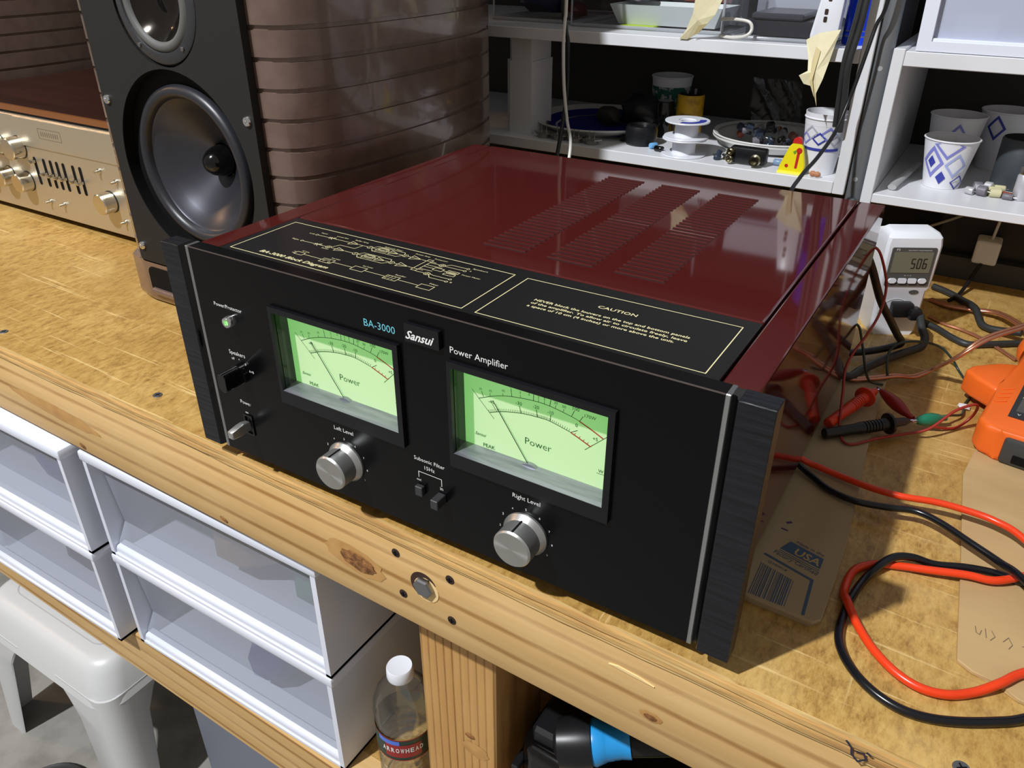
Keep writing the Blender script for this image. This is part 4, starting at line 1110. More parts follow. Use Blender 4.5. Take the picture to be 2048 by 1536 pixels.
bm = B(); tube(bm, [(0.4420, 0.6980, RZ + 0.004), (0.4440, 0.7150, RZ + 0.006), (0.4480, 0.7450, RZ + 0.008), (0.4545, 0.8200, RZ + 0.008)], 0.0052, 10, 5, 0.7); obj('roll', bm, M('pouch_film', (186, 188, 188), 0.25, alpha=0.75), bt, 60)
# frosted drawer unit on top of the right unit
milky_mat('frosted', (206, 212, 232), 0.42)
M('frame_white', (222, 227, 240), 0.3)
dr = thing('storage_box', 'frosted plastic storage drawer with white frame on the right shelf top', 'storage box', (0.64, 0.80, 0.2830))
bm = B(); plate(bm, [(0.4340, 0.2832), (0.840, 0.2832), (0.840, 0.470), (0.4300, 0.470)], [[(0.4480, 0.2935), (0.826, 0.2935), (0.826, 0.455), (0.4450, 0.455)]], 0.674, 0.700); obj('front_frame', bm, 'frame_white', dr)
qbox('drawer_front', 'frosted', dr, 0.4470, 0.827, 0.684, 0.687, 0.2925, 0.456)
qbox('sill', 'frame_white', dr, 0.4470, 0.827, 0.6765, 0.700, 0.2925, 0.2965, bev=0.001)
bm = B(); box(bm, 0.437, 0.443, 0.70, 0.96, 0.2832, 0.470); box(bm, 0.831, 0.837, 0.70, 0.96, 0.2832, 0.470); box(bm, 0.437, 0.837, 0.70, 0.96, 0.464, 0.470); box(bm, 0.437, 0.837, 0.955, 0.96, 0.2832, 0.47); box(bm, 0.437, 0.837, 0.70, 0.96, 0.2832, 0.286); obj('shell', bm, M('shell_white', (196, 204, 228), 0.4), dr)
t = thing('white_box', 'small white lidded box seen inside the frosted drawer', 'box', (0.4860, 0.725, 0.2862))
qbox('base', 'white_matte', t, 0.466, 0.506, 0.710, 0.745, 0.2862, 0.3080); qbox('lid', 'white_matte', t, 0.4645, 0.5075, 0.7085, 0.7465, 0.3080, 0.3180, bev=0.001)

# ------------------------------------------------------------------ things on the upper plank of the left unit
UZ = 0.2807
pane_mat('clear_box', (0.93, 0.94, 0.95, 1), 0.07, 0.06)
def clear_bin(label, x0, x1, y0, y1, z, h, name='clear_bin'):
    t = thing(name, label, 'bin', ((x0 + x1) / 2, (y0 + y1) / 2, z), group='clear plastic bins on the upper shelf')
    bm = B()
    A = [bm.verts.new((x, y, z + zz)) for zz in (0.001, h) for x, y in ((x0, y0), (x1, y0), (x1, y1), (x0, y1))]
    for i in range(4): bm.faces.new((A[i], A[(i + 1) % 4], A[4 + (i + 1) % 4], A[4 + i]))
    bm.faces.new(A[:4])
    obj('walls', bm, 'clear_box', t)
    bm = B(); q = [(x0, y0, z + 0.0028), (x1, y0, z + 0.0028), (x1, y1, z + 0.0028), (x0, y1, z + 0.0028), (x0, y0, z + 0.0028)]
    tube(bm, q, 0.0022, 8, 0); obj('bottom_edge', bm, M('edge_clear', (176, 180, 186), 0.15, alpha=0.6), t, 60)
    for x, y in ((x0, y0), (x1, y0)):
        bm = B(); tube(bm, [(x, y, z + 0.002), (x, y, z + h)], 0.0014, 8, 0); obj('corner_edge', bm, 'edge_clear', t, 60)
    return t
clear_bin('clear plastic bin with dark blue goods at the left of the upper shelf', -0.165, -0.032, 0.742, 0.90, UZ, 0.12)
lump('cable_bundle', 'dark navy cable bundle inside the left clear bin', 'cable', (-0.108, 0.80, UZ + 0.040), 0.045, 0.04, 0.032, M('navy', (22, 24, 58), 0.5), 11)
lump('red_package', 'dark red package inside the left clear bin', 'package', (-0.052, 0.800, UZ + 0.014), 0.016, 0.02, 0.011, M('dark_red', (92, 26, 30), 0.5), 12)
lump('foil_package', 'crinkled foil package inside the left clear bin above the red one', 'package', (-0.056, 0.812, UZ + 0.045), 0.016, 0.016, 0.020, 'steel', 13, None, 2, 0.3)
clear_bin('clear plastic bin with a pale tray in the middle of the upper shelf', -0.022, 0.196, 0.722, 0.93, UZ, 0.12)
tr = thing('plastic_tray', 'pale frosted tray with yellow-green tint inside the middle clear bin', 'tray', (0.09, 0.765, UZ + 0.003))
bm = B(); bot = [(0.042, 0.742), (0.180, 0.742), (0.180, 0.80), (0.042, 0.80)]; topq = [(0.030, 0.735), (0.190, 0.735), (0.190, 0.81), (0.030, 0.81)]
A = [bm.verts.new((x, y, UZ + 0.005)) for x, y in bot]; C = [bm.verts.new((x, y, UZ + 0.030)) for x, y in topq]
ring_join(bm, A, C); bm.faces.new(A); obj('dish', bm, M('tray_pale', (196, 202, 202), 0.4), tr)
qbox('neon_sheet', M('neon', (196, 224, 40), 0.5), tr, 0.050, 0.100, 0.728, 0.760, UZ + 0.0032, UZ + 0.0048)
lump('steel_wool', 'crumpled clear wrapper above the pale tray', 'wrapper', (0.050, 0.790, UZ + 0.040), 0.022, 0.018, 0.014, 'part_grey', 14)
qbox_ = thing('dark_folder', 'dark box with a rust-red flap leaning in the middle clear bin', 'box', (0.115, 0.86, UZ + 0.003))
qbox('box_body', M('ink_dark', (24, 24, 30), 0.5), qbox_, 0.020, 0.185, 0.840, 0.905, UZ + 0.004, UZ + 0.11)
bm = B(); prism(bm, [(0.100, UZ + 0.030), (0.170, UZ + 0.030), (0.175, UZ + 0.075)], 'y', 0.834, 0.8398); obj('flap', bm, M('rust_red', (112, 52, 44), 0.5), qbox_)
clear_bin('clear plastic bin of black cases at the right of the upper shelf', 0.206, 0.338, 0.694, 0.90, UZ, 0.12)
bx = thing('black_case', 'flat black case lying inside the right clear bin', 'case', (0.28, 0.76, UZ + 0.003))
qbox('case_body', M('case_black', (38, 38, 46), 0.35), bx, 0.230, 0.332, 0.712, 0.80, UZ + 0.004, UZ + 0.022, bev=0.002); qbox('case_lid', M('case_black2', (60, 60, 70), 0.3), bx, 0.236, 0.300, 0.710, 0.80, UZ + 0.0225, UZ + 0.030, bev=0.002)
qbox_2 = thing('grey_carton', 'pale grey carton standing in the right clear bin', 'carton', (0.262, 0.85, UZ + 0.003))
qbox('carton_body', M('carton_grey', (168, 172, 184), 0.5), qbox_2, 0.212, 0.330, 0.815, 0.888, UZ + 0.004, UZ + 0.115); qbox('carton_flap', M('carton_grey_light', (190, 194, 204), 0.5), qbox_2, 0.212, 0.330, 0.813, 0.8148, UZ + 0.070, UZ + 0.115)
cl = thing('coiled_strap', 'glossy clear strap loop on the front edge of the upper shelf', 'strap', (0.222, 0.684, UZ))
bm = B(); tube(bm, [(0.205, 0.690, UZ + 0.003), (0.225, 0.683, UZ + 0.003), (0.241, 0.681, UZ + 0.006), (0.246, 0.684, UZ + 0.013), (0.241, 0.686, UZ + 0.021), (0.222, 0.688, UZ + 0.023), (0.204, 0.691, UZ + 0.022)], 0.0021, 8, 6); obj('loop', bm, M('strap_clear', (206, 204, 196), 0.2), cl, 60)
# outlet adapter and blue can
oa = thing('outlet_adapter', 'white three-outlet plug adapter on the upper shelf beside the blue can', 'adapter', (0.333, 0.683, UZ))
bm = B(); prism(bm, [(0.3180, UZ), (0.3440, UZ), (0.3480, UZ + 0.010), (0.3500, UZ + 0.080), (0.3270, UZ + 0.080), (0.3170, UZ + 0.012)], 'y', 0.6765, 0.6910, bev=0.002, seg=2); obj('body', bm, 'white_plastic', oa, 40)
for z, dx in ((0.008, 0), (0.026, 0.002), (0.034, 0.002), (0.048, .004), (0.056, .004)):
    bm = B(); prism(bm, rrect(0.3275 + dx, 0.3315 + dx, UZ + z, UZ + z + 0.006, 0.001, 2), 'y', 0.6760, 0.6768); obj('outlet_slot', bm, 'screw_dark', oa)
M('can_blue', (16, 64, 214), 0.22, 0.35)
bc = thing('blue_can', 'glossy blue can with ribbed base on the upper shelf', 'can', (0.361, 0.722, UZ))
bm = B(); lathe(bm, [(0.0145, 0), (0.0155, 0.002), (0.0155, 0.008), (0.0150, 0.009), (0.0155, 0.010), (0.0155, 0.014), (0.0150, 0.015), (0.0155, 0.016), (0.0155, 0.040), (0.0148, 0.043), (0.0152, 0.046), (0.0152, 0.13), (0.009, 0.138)], (0.361, 0.722, UZ), (0, 0, 1), 36); obj('shell', bm, 'can_blue', bc, 35)
for z in (0.0088, 0.0148):
    bm = B(); lathe(bm, [(0.0153, 0), (0.0157, 0.0008), (0.0153, 0.0016)], (0.361, 0.722, UZ + z), (0, 0, 1), 36, False, False); obj('silver_ring', bm, 'steel', bc, 60)
# masking tape strips
M('masking_tape', (222, 214, 176), 0.6, bump=(80, 0.3)); M('masking_tape_folded', (206, 190, 140), 0.6)
def tape(label, outline, fold, y):
    t = thing('tape_strip', label, 'tape', (outline[0][0], y, outline[0][1]), group='masking tape strips on the shelf')
    bm = B()
    c = Vector((sum(p[0] for p in outline) / len(outline), 0, sum(p[1] for p in outline) / len(outline)))
    for s, off in ((0, 0.0), (1, 0.0005)):
        v = [bm.verts.new((p[0], p[2] + off, p[1])) for p in outline]
        cc = bm.verts.new((c.x, sum(p[2] for p in outline) / len(outline) - 0.002 + off, c.z))
        for i in range(len(v)): bm.faces.new((cc, v[i], v[(i + 1) % len(v)]))
        if s == 0: v0 = v
        else: ring_join(bm, v0, v)
    obj('strip', bm, 'masking_tape', t)
    bm = B()
    v = [bm.verts.new((p[0], p[2] - 0.0026, p[1])) for p in fold]; w = [bm.verts.new((p[0], p[2] - 0.0031, p[1])) for p in fold]
    bm.faces.new(v); bm.faces.new(list(reversed(w))); ring_join(bm, v, w)
    obj('folded_edge', bm, 'masking_tape_folded', t)
tape('cream masking tape strip stuck on the clear bin edge, upper middle', [(0.1780, 0.335, 0.664), (0.2160, 0.335, 0.660), (0.2060, 0.310, 0.660), (0.1930, 0.2960, 0.664), (0.1850, 0.2880, 0.669), (0.1700, 0.2795, 0.670), (0.1600, 0.2795, 0.670), (0.1685, 0.2910, 0.668), (0.1760, 0.310, 0.665)],
     [(0.1980, 0.3000, 0.664), (0.1860, 0.2970, 0.665), (0.1790, 0.2850, 0.669), (0.1850, 0.2880, 0.668)], 0.664)
tape('cream masking tape strip hanging twisted below the upper plank near the cup', [(0.3160, 0.2880, 0.669), (0.3300, 0.2960, 0.667), (0.3530, 0.3010, 0.666), (0.3500, 0.2850, 0.665), (0.3475, 0.2670, 0.662), (0.3450, 0.2480, 0.656), (0.3405, 0.2320, 0.655), (0.3415, 0.2240, 0.656), (0.3435, 0.2175, 0.657), (0.3395, 0.2280, 0.656), (0.3330, 0.2400, 0.655), (0.3250, 0.2420, 0.653), (0.3185, 0.2510, 0.651), (0.3265, 0.2560, 0.656), (0.3235, 0.2680, 0.662)],
     [(0.3300, 0.2820, 0.665), (0.3360, 0.2780, 0.664), (0.3340, 0.2480, 0.656), (0.3395, 0.2280, 0.656), (0.3310, 0.2450, 0.656), (0.3290, 0.2660, 0.662)], 0.66)
# hanging cables
def cable(name, label, pts, r, mat, cat='cable', group=None, flat=1.0):
    bm = B(); tube(bm, pts, r, 10, 8, flat)
    return tag(obj(name, bm, mat, None, 60), label, cat, group)
M('cable_white', (220, 220, 214), 0.4); M('cable_black', (18, 19, 22), 0.4); M('cable_grey', (44, 46, 46), 0.45)
cable('hanging_cable', 'thin white cable hanging in front of the left shelf unit', [(0.0235, 0.62, 0.64), (0.0233, 0.62, 0.48), (0.023, 0.62, 0.3214), (0.0218, 0.62, 0.2982), (0.0208, 0.62, 0.2684), (0.0235, 0.62, 0.2191), (0.03, 0.62, 0.1746), (0.0471, 0.6, 0.1472), (0.056, 0.57, 0.10), (0.058, 0.55, 0.02), (0.056, 0.53, -0.0135)], 0.0022, 'cable_white')
cable('hanging_cable', 'black cable hanging beside the white one in front of the shelf', [(0.008, 0.63, 0.64), (0.010, 0.63, 0.48), (0.0124, 0.63, 0.3262), (0.0185, 0.63, 0.2854), (0.0222, 0.63, 0.2675), (0.0232, 0.63, 0.2113), (0.0251, 0.62, 0.1807), (0.0295, 0.6, 0.1451), (0.034, 0.57, 0.09), (0.030, 0.55, 0.02), (0.022, 0.53, -0.0125)], 0.0028, 'cable_black')
cable('hanging_cable', 'thick dark cable hanging down the shelf side panel above the paper cup', [(0.382, 0.662, 0.62), (0.379, 0.660, 0.46), (0.376, 0.655, 0.3352), (0.3746, 0.655, 0.3052), (0.3705, 0.655, 0.2658), (0.3725, 0.661, 0.2281), (0.374, 0.665, 0.190)], 0.0036, 'cable_grey')
cable('hanging_cable', 'second dark cable hanging left of the thick one by the tape', [(0.376, 0.660, 0.62), (0.373, 0.660, 0.46), (0.3700, 0.656, 0.3351), (0.3680, 0.656, 0.3023), (0.3650, 0.657, 0.2682), (0.3660, 0.664, 0.227), (0.367, 0.668, 0.195)], 0.0032, 'cable_grey')
cable('hanging_cable', 'long black cord sweeping from the shelf down behind the amplifier', [(0.406, 0.656, 0.62), (0.402, 0.656, 0.45), (0.3978, 0.655, 0.336), (0.3911, 0.655, 0.3085), (0.3881, 0.65, 0.2833), (0.3834, 0.645, 0.2467), (0.3796, 0.64, 0.2226), (0.3766, 0.62, 0.1979), (0.3701, 0.58, 0.177), (0.3653, 0.53, 0.1653), (0.366, 0.485, 0.150), (0.370, 0.46, 0.08), (0.380, 0.455, -0.0135)], 0.0022, 'cable_black')
# ------------------------------------------------------------------ cardboard sheets on the bench
M('cardboard', (174, 154, 122), 0.8, spec=0.2, var=((156, 134, 102), 18, 0.4, 0.75), bump=(60, 0.25), scale3=(1, 0.35, 1))
M('cardboard_pale', (188, 158, 112), 0.8, spec=0.2, var=((164, 134, 92), 16, 0.4, 0.75), bump=(50, 0.35), scale3=(0.35, 1, 1))
M('print_blue', (62, 84, 110), 0.7); M('print_faded', (108, 112, 106), 0.7); M('pencil', (120, 100, 78), 0.8); M('purple_ink', (74, 44, 96), 0.7); M('sticker_white', (176, 170, 152), 0.6)
cb = thing('cardboard_sheet', 'folded brown cardboard box flap with blue print under the amplifier side', 'cardboard', (0.49, 0.28, BZ))
out = [(0.425, 0.083), (0.475, 0.0715), (0.519, 0.0705), (0.5235, 0.076), (0.5232, 0.13), (0.5215, 0.1905), (0.5195, 0.193), (0.5125, 0.30), (0.5060, 0.4176), (0.5055, 0.4630), (0.470, 0.468), (0.430, 0.462)]
bm = B(); prism(bm, out, 'z', BZ + 0.0030, BZ + 0.0062, bev=0.0008); obj('top_layer', bm, 'cardboard', cb)
bm = B(); prism(bm, [(x - 0.0015 if x > .5 else x, y + 0.001) for x, y in out], 'z', BZ + 0.0001, BZ + 0.0028); obj('bottom_layer', bm, 'cardboard', cb)
CZ = BZ + 0.0062
# print: its own text axes, turned with the sheet
def on_card(s, x, y, w, mat, ang, h=None, name='printed_text', bold=0.0, parent=None, z=None):
    o = text(s, parent or cb, mat, 0, 0, w, 'z', 0, name, height=h, local=True, bold=bold)
    o.location = WM[parent or cb].inverted() @ Vector((x, y, (z or CZ) + 0.00025)); o.rotation_euler = (0, 0, ang)
    return o
def bar(pts, w, mat, parent=None, z=None, name='printed_line'):
    bm = B(); ribbon(bm, pts, w, 'z', (z or CZ) + 0.0002); return obj(name, bm, mat, parent or cb)
bm = B(); v = [bm.verts.new((x, y, CZ + 0.00015)) for x, y in ((0.4800, 0.1335), (0.5112, 0.1260), (0.5112, 0.1385), (0.4850, 0.1455))]; bm.faces.new(v); obj('printed_block', bm, 'print_blue', cb)
on_card('USA', 0.4900, 0.1325, 0.0200, 'cardboard_pale', math.radians(-13), 0.0078, bold=0.02)
on_card('Made in the', 0.4890, 0.1458, 0.0220, 'print_blue', math.radians(-13), 0.0028)
for k in range(2): bar([(0.4800, 0.1315 - k * .002), (0.5112, 0.1240 - k * .002)], 0.0006, 'print_blue')
on_card('Factory Certified', 0.4770, 0.1260, 0.0345, 'print_blue', math.radians(-14), 0.0042)
bar([(0.4715, 0.1215), (0.5090, 0.1110), (0.5115, 0.0735)], 0.0022, 'print_blue')
on_card('Q340018', 0.4760, 0.1135, 0.0150, 'print_blue', math.radians(-13), 0.0024)
rb = random.Random(9)
x = 0.4725
while x < 0.4985:
    w = rb.choice((0.0004, 0.0006, 0.0009)); yt = 0.1105 - (x - 0.4725) * 0.27; 
    bar([(x, yt), (x + 0.0008, 0.0745)], w, 'print_blue', name='bar_line'); x += w + rb.choice((0.0006, 0.0009))
bar([(0.4765, 0.1660), (0.4800, 0.1690)], 0.0022, 'purple_ink', name='ink_mark'); bar([(0.4745, 0.1575), (0.4800, 0.1570)], 0.0014, 'purple_ink', name='ink_mark')
on_card('BZ', 0.4840, 0.4360, 0.0120, 'pencil', math.radians(10), 0.008)
c2 = thing('cardboard_sheet', 'pale torn cardboard sheet with pencil writing at the right edge of the bench', 'cardboard', (0.66, 0.2, BZ))
bm = B(); prism(bm, [(0.6065, 0.0905), (0.6160, 0.0850), (0.6320, 0.0830), (0.6420, 0.0760), (0.70, 0.0700), (0.78, 0.075), (0.78, 0.42), (0.60, 0.40), (0.5900, 0.3180), (0.6000, 0.1850)], 'z', BZ + 0.0002, BZ + 0.0034, bev=0.0006); obj('sheet', bm, 'cardboard_pale', c2)
bm = B()
zz = BZ + 0.0037
for st in ([(0.6140, 0.128), (0.6150, 0.122), (0.6172, 0.121), (0.6180, 0.126)], [(0.6200, 0.129), (0.6212, 0.120)], [(0.6238, 0.129), (0.6262, 0.124), (0.6236, 0.119)], [(0.6310, 0.122), (0.6340, 0.128), (0.6365, 0.122), (0.6345, 0.117)], [(0.6420, 0.124), (0.6470, 0.126)]):
    ribbon(bm, st, 0.0005, 'z', zz)
obj('pencil_writing', bm, 'pencil', c2)

# ------------------------------------------------------------------ plug-in watt meter
wm = thing('watt_meter', 'white plug-in watt meter with grey display reading 506', 'meter', (0.4905, 0.5860, BZ), math.radians(30))
# local: x width, y depth (front y=0), z height
bm = B()
lv_ = [(0.0, 0.0240, 0.0), (0.004, 0.0262, 0.0), (0.055, 0.0278, 0.0005), (0.0600, 0.0300, -0.0015), (0.110, 0.0312, -0.0015), (0.1185, 0.0300, -0.0005), (0.1235, 0.0270, 0.004), (0.1255, 0.0225, 0.009)]
rings = []
for z, hw, yf in lv_:
    yb = 0.040 - (0.012 if z > 0.12 else 0)
    rings.append([bm.verts.new((sx * (hw - dx), y, z)) for sx, y, dx in ((-1, yf, 0.003), (-1, yf + 0.003, 0), (-1, yb, 0.001), (1, yb, 0.001), (1, yf + 0.003, 0), (1, yf, 0.003))])
for i in range(len(rings) - 1): ring_join(bm, rings[i], rings[i + 1])
bm.faces.new(list(reversed(rings[0]))); bm.faces.new(rings[-1])
obj('housing', bm, 'white_plastic', wm, 35, local=True)
M('display_grey', (74, 76, 74), 0.4); M('lcd', (112, 114, 96), 0.25); M('lcd_ink', (34, 36, 32), 0.4)
bm = B(); prism(bm, rrect(-0.0245, 0.0250, 0.0625, 0.1085, 0.002), 'y', -0.0026, -0.0012); dp = obj('display_panel', bm, 'display_grey', wm, local=True)
bm = B(); prism(bm, rrect(-0.0215, 0.0220, 0.0790, 0.1035, 0.001), 'y', -0.0030, -0.0025); obj('lcd', bm, 'lcd', dp, local=True)
def seven(bm, x, z, w, h, segs):
    S = {'a': ((x, z + h), (x + w, z + h)), 'g': ((x, z + h / 2), (x + w, z + h / 2)), 'd': ((x, z), (x + w, z)), 'f': ((x, z + h / 2), (x, z + h)), 'b': ((x + w, z + h / 2), (x + w, z + h)), 'e': ((x, z), (x, z + h / 2)), 'c': ((x + w, z), (x + w, z + h / 2))}
    for s in segs: ribbon(bm, list(S[s]), 0.0013, 'y', -0.0032)
bm = B()
seven(bm, 0.0000, 0.0845, 0.0036, 0.0110, 'afgcd'); seven(bm, 0.0065, 0.0845, 0.0036, 0.0110, 'abcdef'); seven(bm, 0.0130, 0.0845, 0.0036, 0.0110, 'afgcde')
obj('digits', bm, 'lcd_ink', dp, local=True)
for k, x in enumerate((-0.0170, -0.0058, 0.0054, 0.0166)):
    bm = B(); prism(bm, rrect(x - 0.0046, x + 0.0046, 0.0665, 0.0722, 0.0024 if k in (0, 3) else 0.001), 'y', -0.0042, -0.0024, bev=0.0004); obj('button', bm, 'white_plastic', dp, 40, local=True)
text('P3', dp, 'white_ink', -0.0200, 0.1048, 0.0035, 'y', -0.0030, local=True); text('ELECTRICITY USAGE MONITOR', dp, 'white_ink', -0.0070, 0.1050, 0.0260, 'y', -0.0030, height=0.0012, local=True); text('W  V  A', dp, 'white_ink', -0.005, 0.0752, 0.008, 'y', -0.0030, height=0.0011, local=True)
bm = B(); prism(bm, [(0.0125 + 0.0055 * math.cos(a * .3927), 0.0545 + 0.0026 * math.sin(a * .3927)) for a in range(16)], 'y', -0.0004, 0.0008); obj('oval_button', bm, 'display_grey', wm, local=True)
bm = B(); ribbon(bm, [(-0.004 + 0.0190 * math.cos(math.radians(a)), 0.027 + 0.019 * math.sin(math.radians(a))) for a in range(60, 181, 10)], 0.0009, 'y', -0.0003); obj('socket_ring', bm, 'white_matte', wm, local=True)
# power plug and its cord
pg = thing('power_plug', 'black power plug pushed into the front of the watt meter', 'plug', (0.502, 0.57, 0.015))
M2 = WM[wm]
bm = B(); box(bm, -0.0115, 0.0125, -0.0135, -0.0004, 0.0270, 0.0445, bev=0.003, seg=2); box(bm, 0.0060, 0.0200, -0.0205, -0.0040, 0.0265, 0.0400, bev=0.003, seg=2)
bm.transform(M2); obj('plug_body', bm, 'black_plastic', pg, 40)
q = M2 @ Vector((0.0190, -0.0165, 0.0320))
cable('mains_cable', 'thick black cord curving from the watt meter plug to the amplifier', [tuple(q), (0.5200, 0.5660, 0.0090), (0.5265, 0.5560, 0.0015), (0.5260, 0.5480, -0.0055), (0.5194, 0.5402, -0.0085), (0.5062, 0.5180, -0.0085), (0.4911, 0.4810, -0.0050), (0.4788, 0.4510, -0.0045), (0.4710, 0.4270, -0.0035), (0.4560, 0.4215, 0.004)], 0.0046, 'cable_grey', 'cable')
cable('mains_cable', 'thick black cord dropping from the amplifier rear past the watt meter', [(0.452, 0.4220, 0.128), (0.4600, 0.4300, 0.1260), (0.4674, 0.44, 0.1098), (0.4797, 0.46, 0.0731), (0.4921, 0.4850, 0.0428), (0.5010, 0.5100, 0.0180), (0.5060, 0.5290, 0.0020), (0.5000, 0.5310, -0.0050), (0.4830, 0.5130, -0.0070), (0.4640, 0.4950, -0.0070), (0.4420, 0.4850, -0.0085)], 0.0040, 'cable_black', 'cable')
# ------------------------------------------------------------------ wires
M('wire_red', (150, 40, 32), 0.4); M('wire_darkgreen', (34, 52, 44), 0.4); M('wire_orange', (226, 62, 22), 0.3); M('wire_black', (16, 17, 22), 0.22)
pane_mat('clear_jacket', (0.98, 0.93, 0.90, 1), 0.05, 0.15)
M('copper', (206, 146, 116), 0.3, 0.75)
cable('banana_lead', 'orange-red test lead of the pair running under the amplifier side', [(0.4500, 0.2520, 0.0010), (0.4600, 0.2500, 0.0000), (0.4724, 0.2500, -0.0040), (0.4824, 0.2487, -0.0045), (0.4998, 0.2458, -0.005), (0.5247, 0.2393, -0.003), (0.5478, 0.2371, -0.001), (0.573, 0.2421, 0.0), (0.5945, 0.2435, 0.0), (0.6158, 0.2408, 0.0), (0.6359, 0.2286, 0.0), (0.672, 0.195, -0.0090)], 0.0029, 'wire_orange', 'cable')
cable('banana_lead', 'black test lead of the pair running under the amplifier side', [(0.4500, 0.2450, 0.0008), (0.4600, 0.2430, 0.0000), (0.4700, 0.2390, -0.0040), (0.4797, 0.2334, -0.0055), (0.4968, 0.2227, -0.0062), (0.5175, 0.2168, -0.005), (0.5398, 0.2185, -0.003), (0.5609, 0.2228, -0.001), (0.5794, 0.2163, 0.0), (0.6014, 0.2028, 0.0), (0.622, 0.1901, 0.0), (0.6369, 0.1747, 0.003), (0.672, 0.135, -0.002)], 0.0028, 'wire_black', 'cable')
cable('test_lead_loop', 'orange-red test lead looping on the bench at lower right', [(0.672, 0.230, -0.0040), (0.6540, 0.205, -0.0045), (0.6383, 0.1918, -0.0070), (0.6212, 0.1778, -0.0080), (0.6037, 0.1738, -0.0080), (0.581, 0.1677, -0.0098), (0.5611, 0.1634, -0.0120), (0.5447, 0.1565, -0.0126), (0.5327, 0.141, -0.0126), (0.5308, 0.1164, -0.0126), (0.5351, 0.1008, -0.0080), (0.5441, 0.0881, -0.0118), (0.5577, 0.0711, -0.0126), (0.5734, 0.0584, -0.0126), (0.5888, 0.0534, -0.0126), (0.604, 0.0567, -0.0126), (0.6184, 0.0677, -0.0126), (0.6309, 0.0801, -0.0094), (0.6431, 0.0969, -0.0094), (0.672, 0.125, -0.0094)], 0.0030, 'wire_orange', 'cable')
cable('test_lead_loop', 'black test lead looping around the orange-red one on the bench', [(0.672, 0.190, -0.0094), (0.6393, 0.1884, -0.0130 + 0.0035), (0.6219, 0.1886, -0.0094), (0.6028, 0.1842, -0.0096), (0.5828, 0.1774, -0.0110), (0.5663, 0.1705, -0.0062), (0.5539, 0.1613, -0.0062), (0.5433, 0.1432, -0.0124), (0.5369, 0.1139, -0.0128), (0.5353, 0.088, -0.0128), (0.537, 0.0683, -0.0128), (0.543, 0.0547, -0.0128), (0.5536, 0.0426, -0.0128), (0.567, 0.034, -0.0128), (0.5819, 0.0304, -0.0128), (0.5969, 0.0326, -0.0128), (0.6126, 0.0394, -0.0128), (0.6305, 0.0504, -0.0128), (0.6452, 0.0619, -0.0128), (0.672, 0.088, -0.0094)], 0.0030, 'wire_black', 'cable')
def speaker_wire(label, pts, r=0.0020, off=0.0021):
    t = thing('speaker_wire', label, 'wire', pts[len(pts) // 2])
    for s in (-1, 1):
        p2 = []
        P = [Vector(p) for p in pts]
        for i, p in enumerate(P):
            d = (P[min(i + 1, len(P) - 1)] - P[max(i - 1, 0)]).normalized()
            n = d.cross(Vector((0, 0, 1))).normalized()
            p2.append(p + n * s * off)
        bm = B(); tube(bm, p2, r * 0.86, 10, 8); c_ = obj('copper_strand', bm, 'copper', t, 60)
        bm = B(); tube(bm, p2, r, 10, 8); obj('clear_jacket', bm, 'clear_jacket', t, 60)
speaker_wire('clear twin speaker wire with copper strands crossing over the orange meter', [(0.6700, 0.6350, 0.044), (0.6391, 0.5876, 0.047), (0.6119, 0.53, 0.049), (0.5810, 0.4850, 0.045), (0.5615, 0.472, 0.025), (0.5456, 0.4885, 0.0), (0.529, 0.4773, -0.0095), (0.5117, 0.4619, -0.0065), (0.490, 0.4420, -0.0065), (0.470, 0.4260, -0.0040), (0.452, 0.4240, 0.012)])
speaker_wire('clear twin speaker wire lying behind the watt meter', [(0.5171, 0.7158, -0.0135), (0.5396, 0.7024, -0.012), (0.5671, 0.7008, -0.010), (0.594, 0.694, -0.006), (0.6193, 0.6604, -0.003), (0.6494, 0.6063, -0.003), (0.69, 0.54, -0.006)], 0.0024, 0.0022)
speaker_wire('thin clear speaker wire running beside the watt meter base', [(0.5225, 0.6600, -0.0138), (0.5412, 0.6461, -0.0138), (0.5637, 0.6373, -0.0138), (0.5887, 0.6201, -0.0138), (0.62, 0.585, -0.0138)], 0.0013, 0.0013)
cable('mains_cable', 'grey-black cord lying on the bench between watt meter and clamp meter', [(0.5190, 0.6340, -0.0120), (0.5360, 0.6220, -0.0120), (0.5520, 0.6060, -0.0120), (0.5700, 0.5960, -0.0120), (0.5900, 0.6080, -0.0120), (0.62, 0.630, -0.0120)], 0.0038, 'cable_grey', 'cable')
cable('mains_cable', 'black cord emerging behind the watt meter toward the orange clamp meter', [(0.5150, 0.760, -0.0115), (0.5340, 0.7480, -0.0115), (0.5520, 0.7300, -0.0115), (0.5680, 0.6900, -0.0035), (0.5830, 0.6560, -0.0110), (0.62, 0.640, -0.0035)], 0.0042, 'cable_grey', 'cable')
cable('mains_cable', 'thin black cord rising to the dark gear under the right shelf', [(0.5380, 0.7250, -0.0135), (0.5480, 0.7560, -0.0120), (0.5580, 0.7950, 0.008), (0.5650, 0.8150, 0.022)], 0.0024, 'cable_black', 'cable')
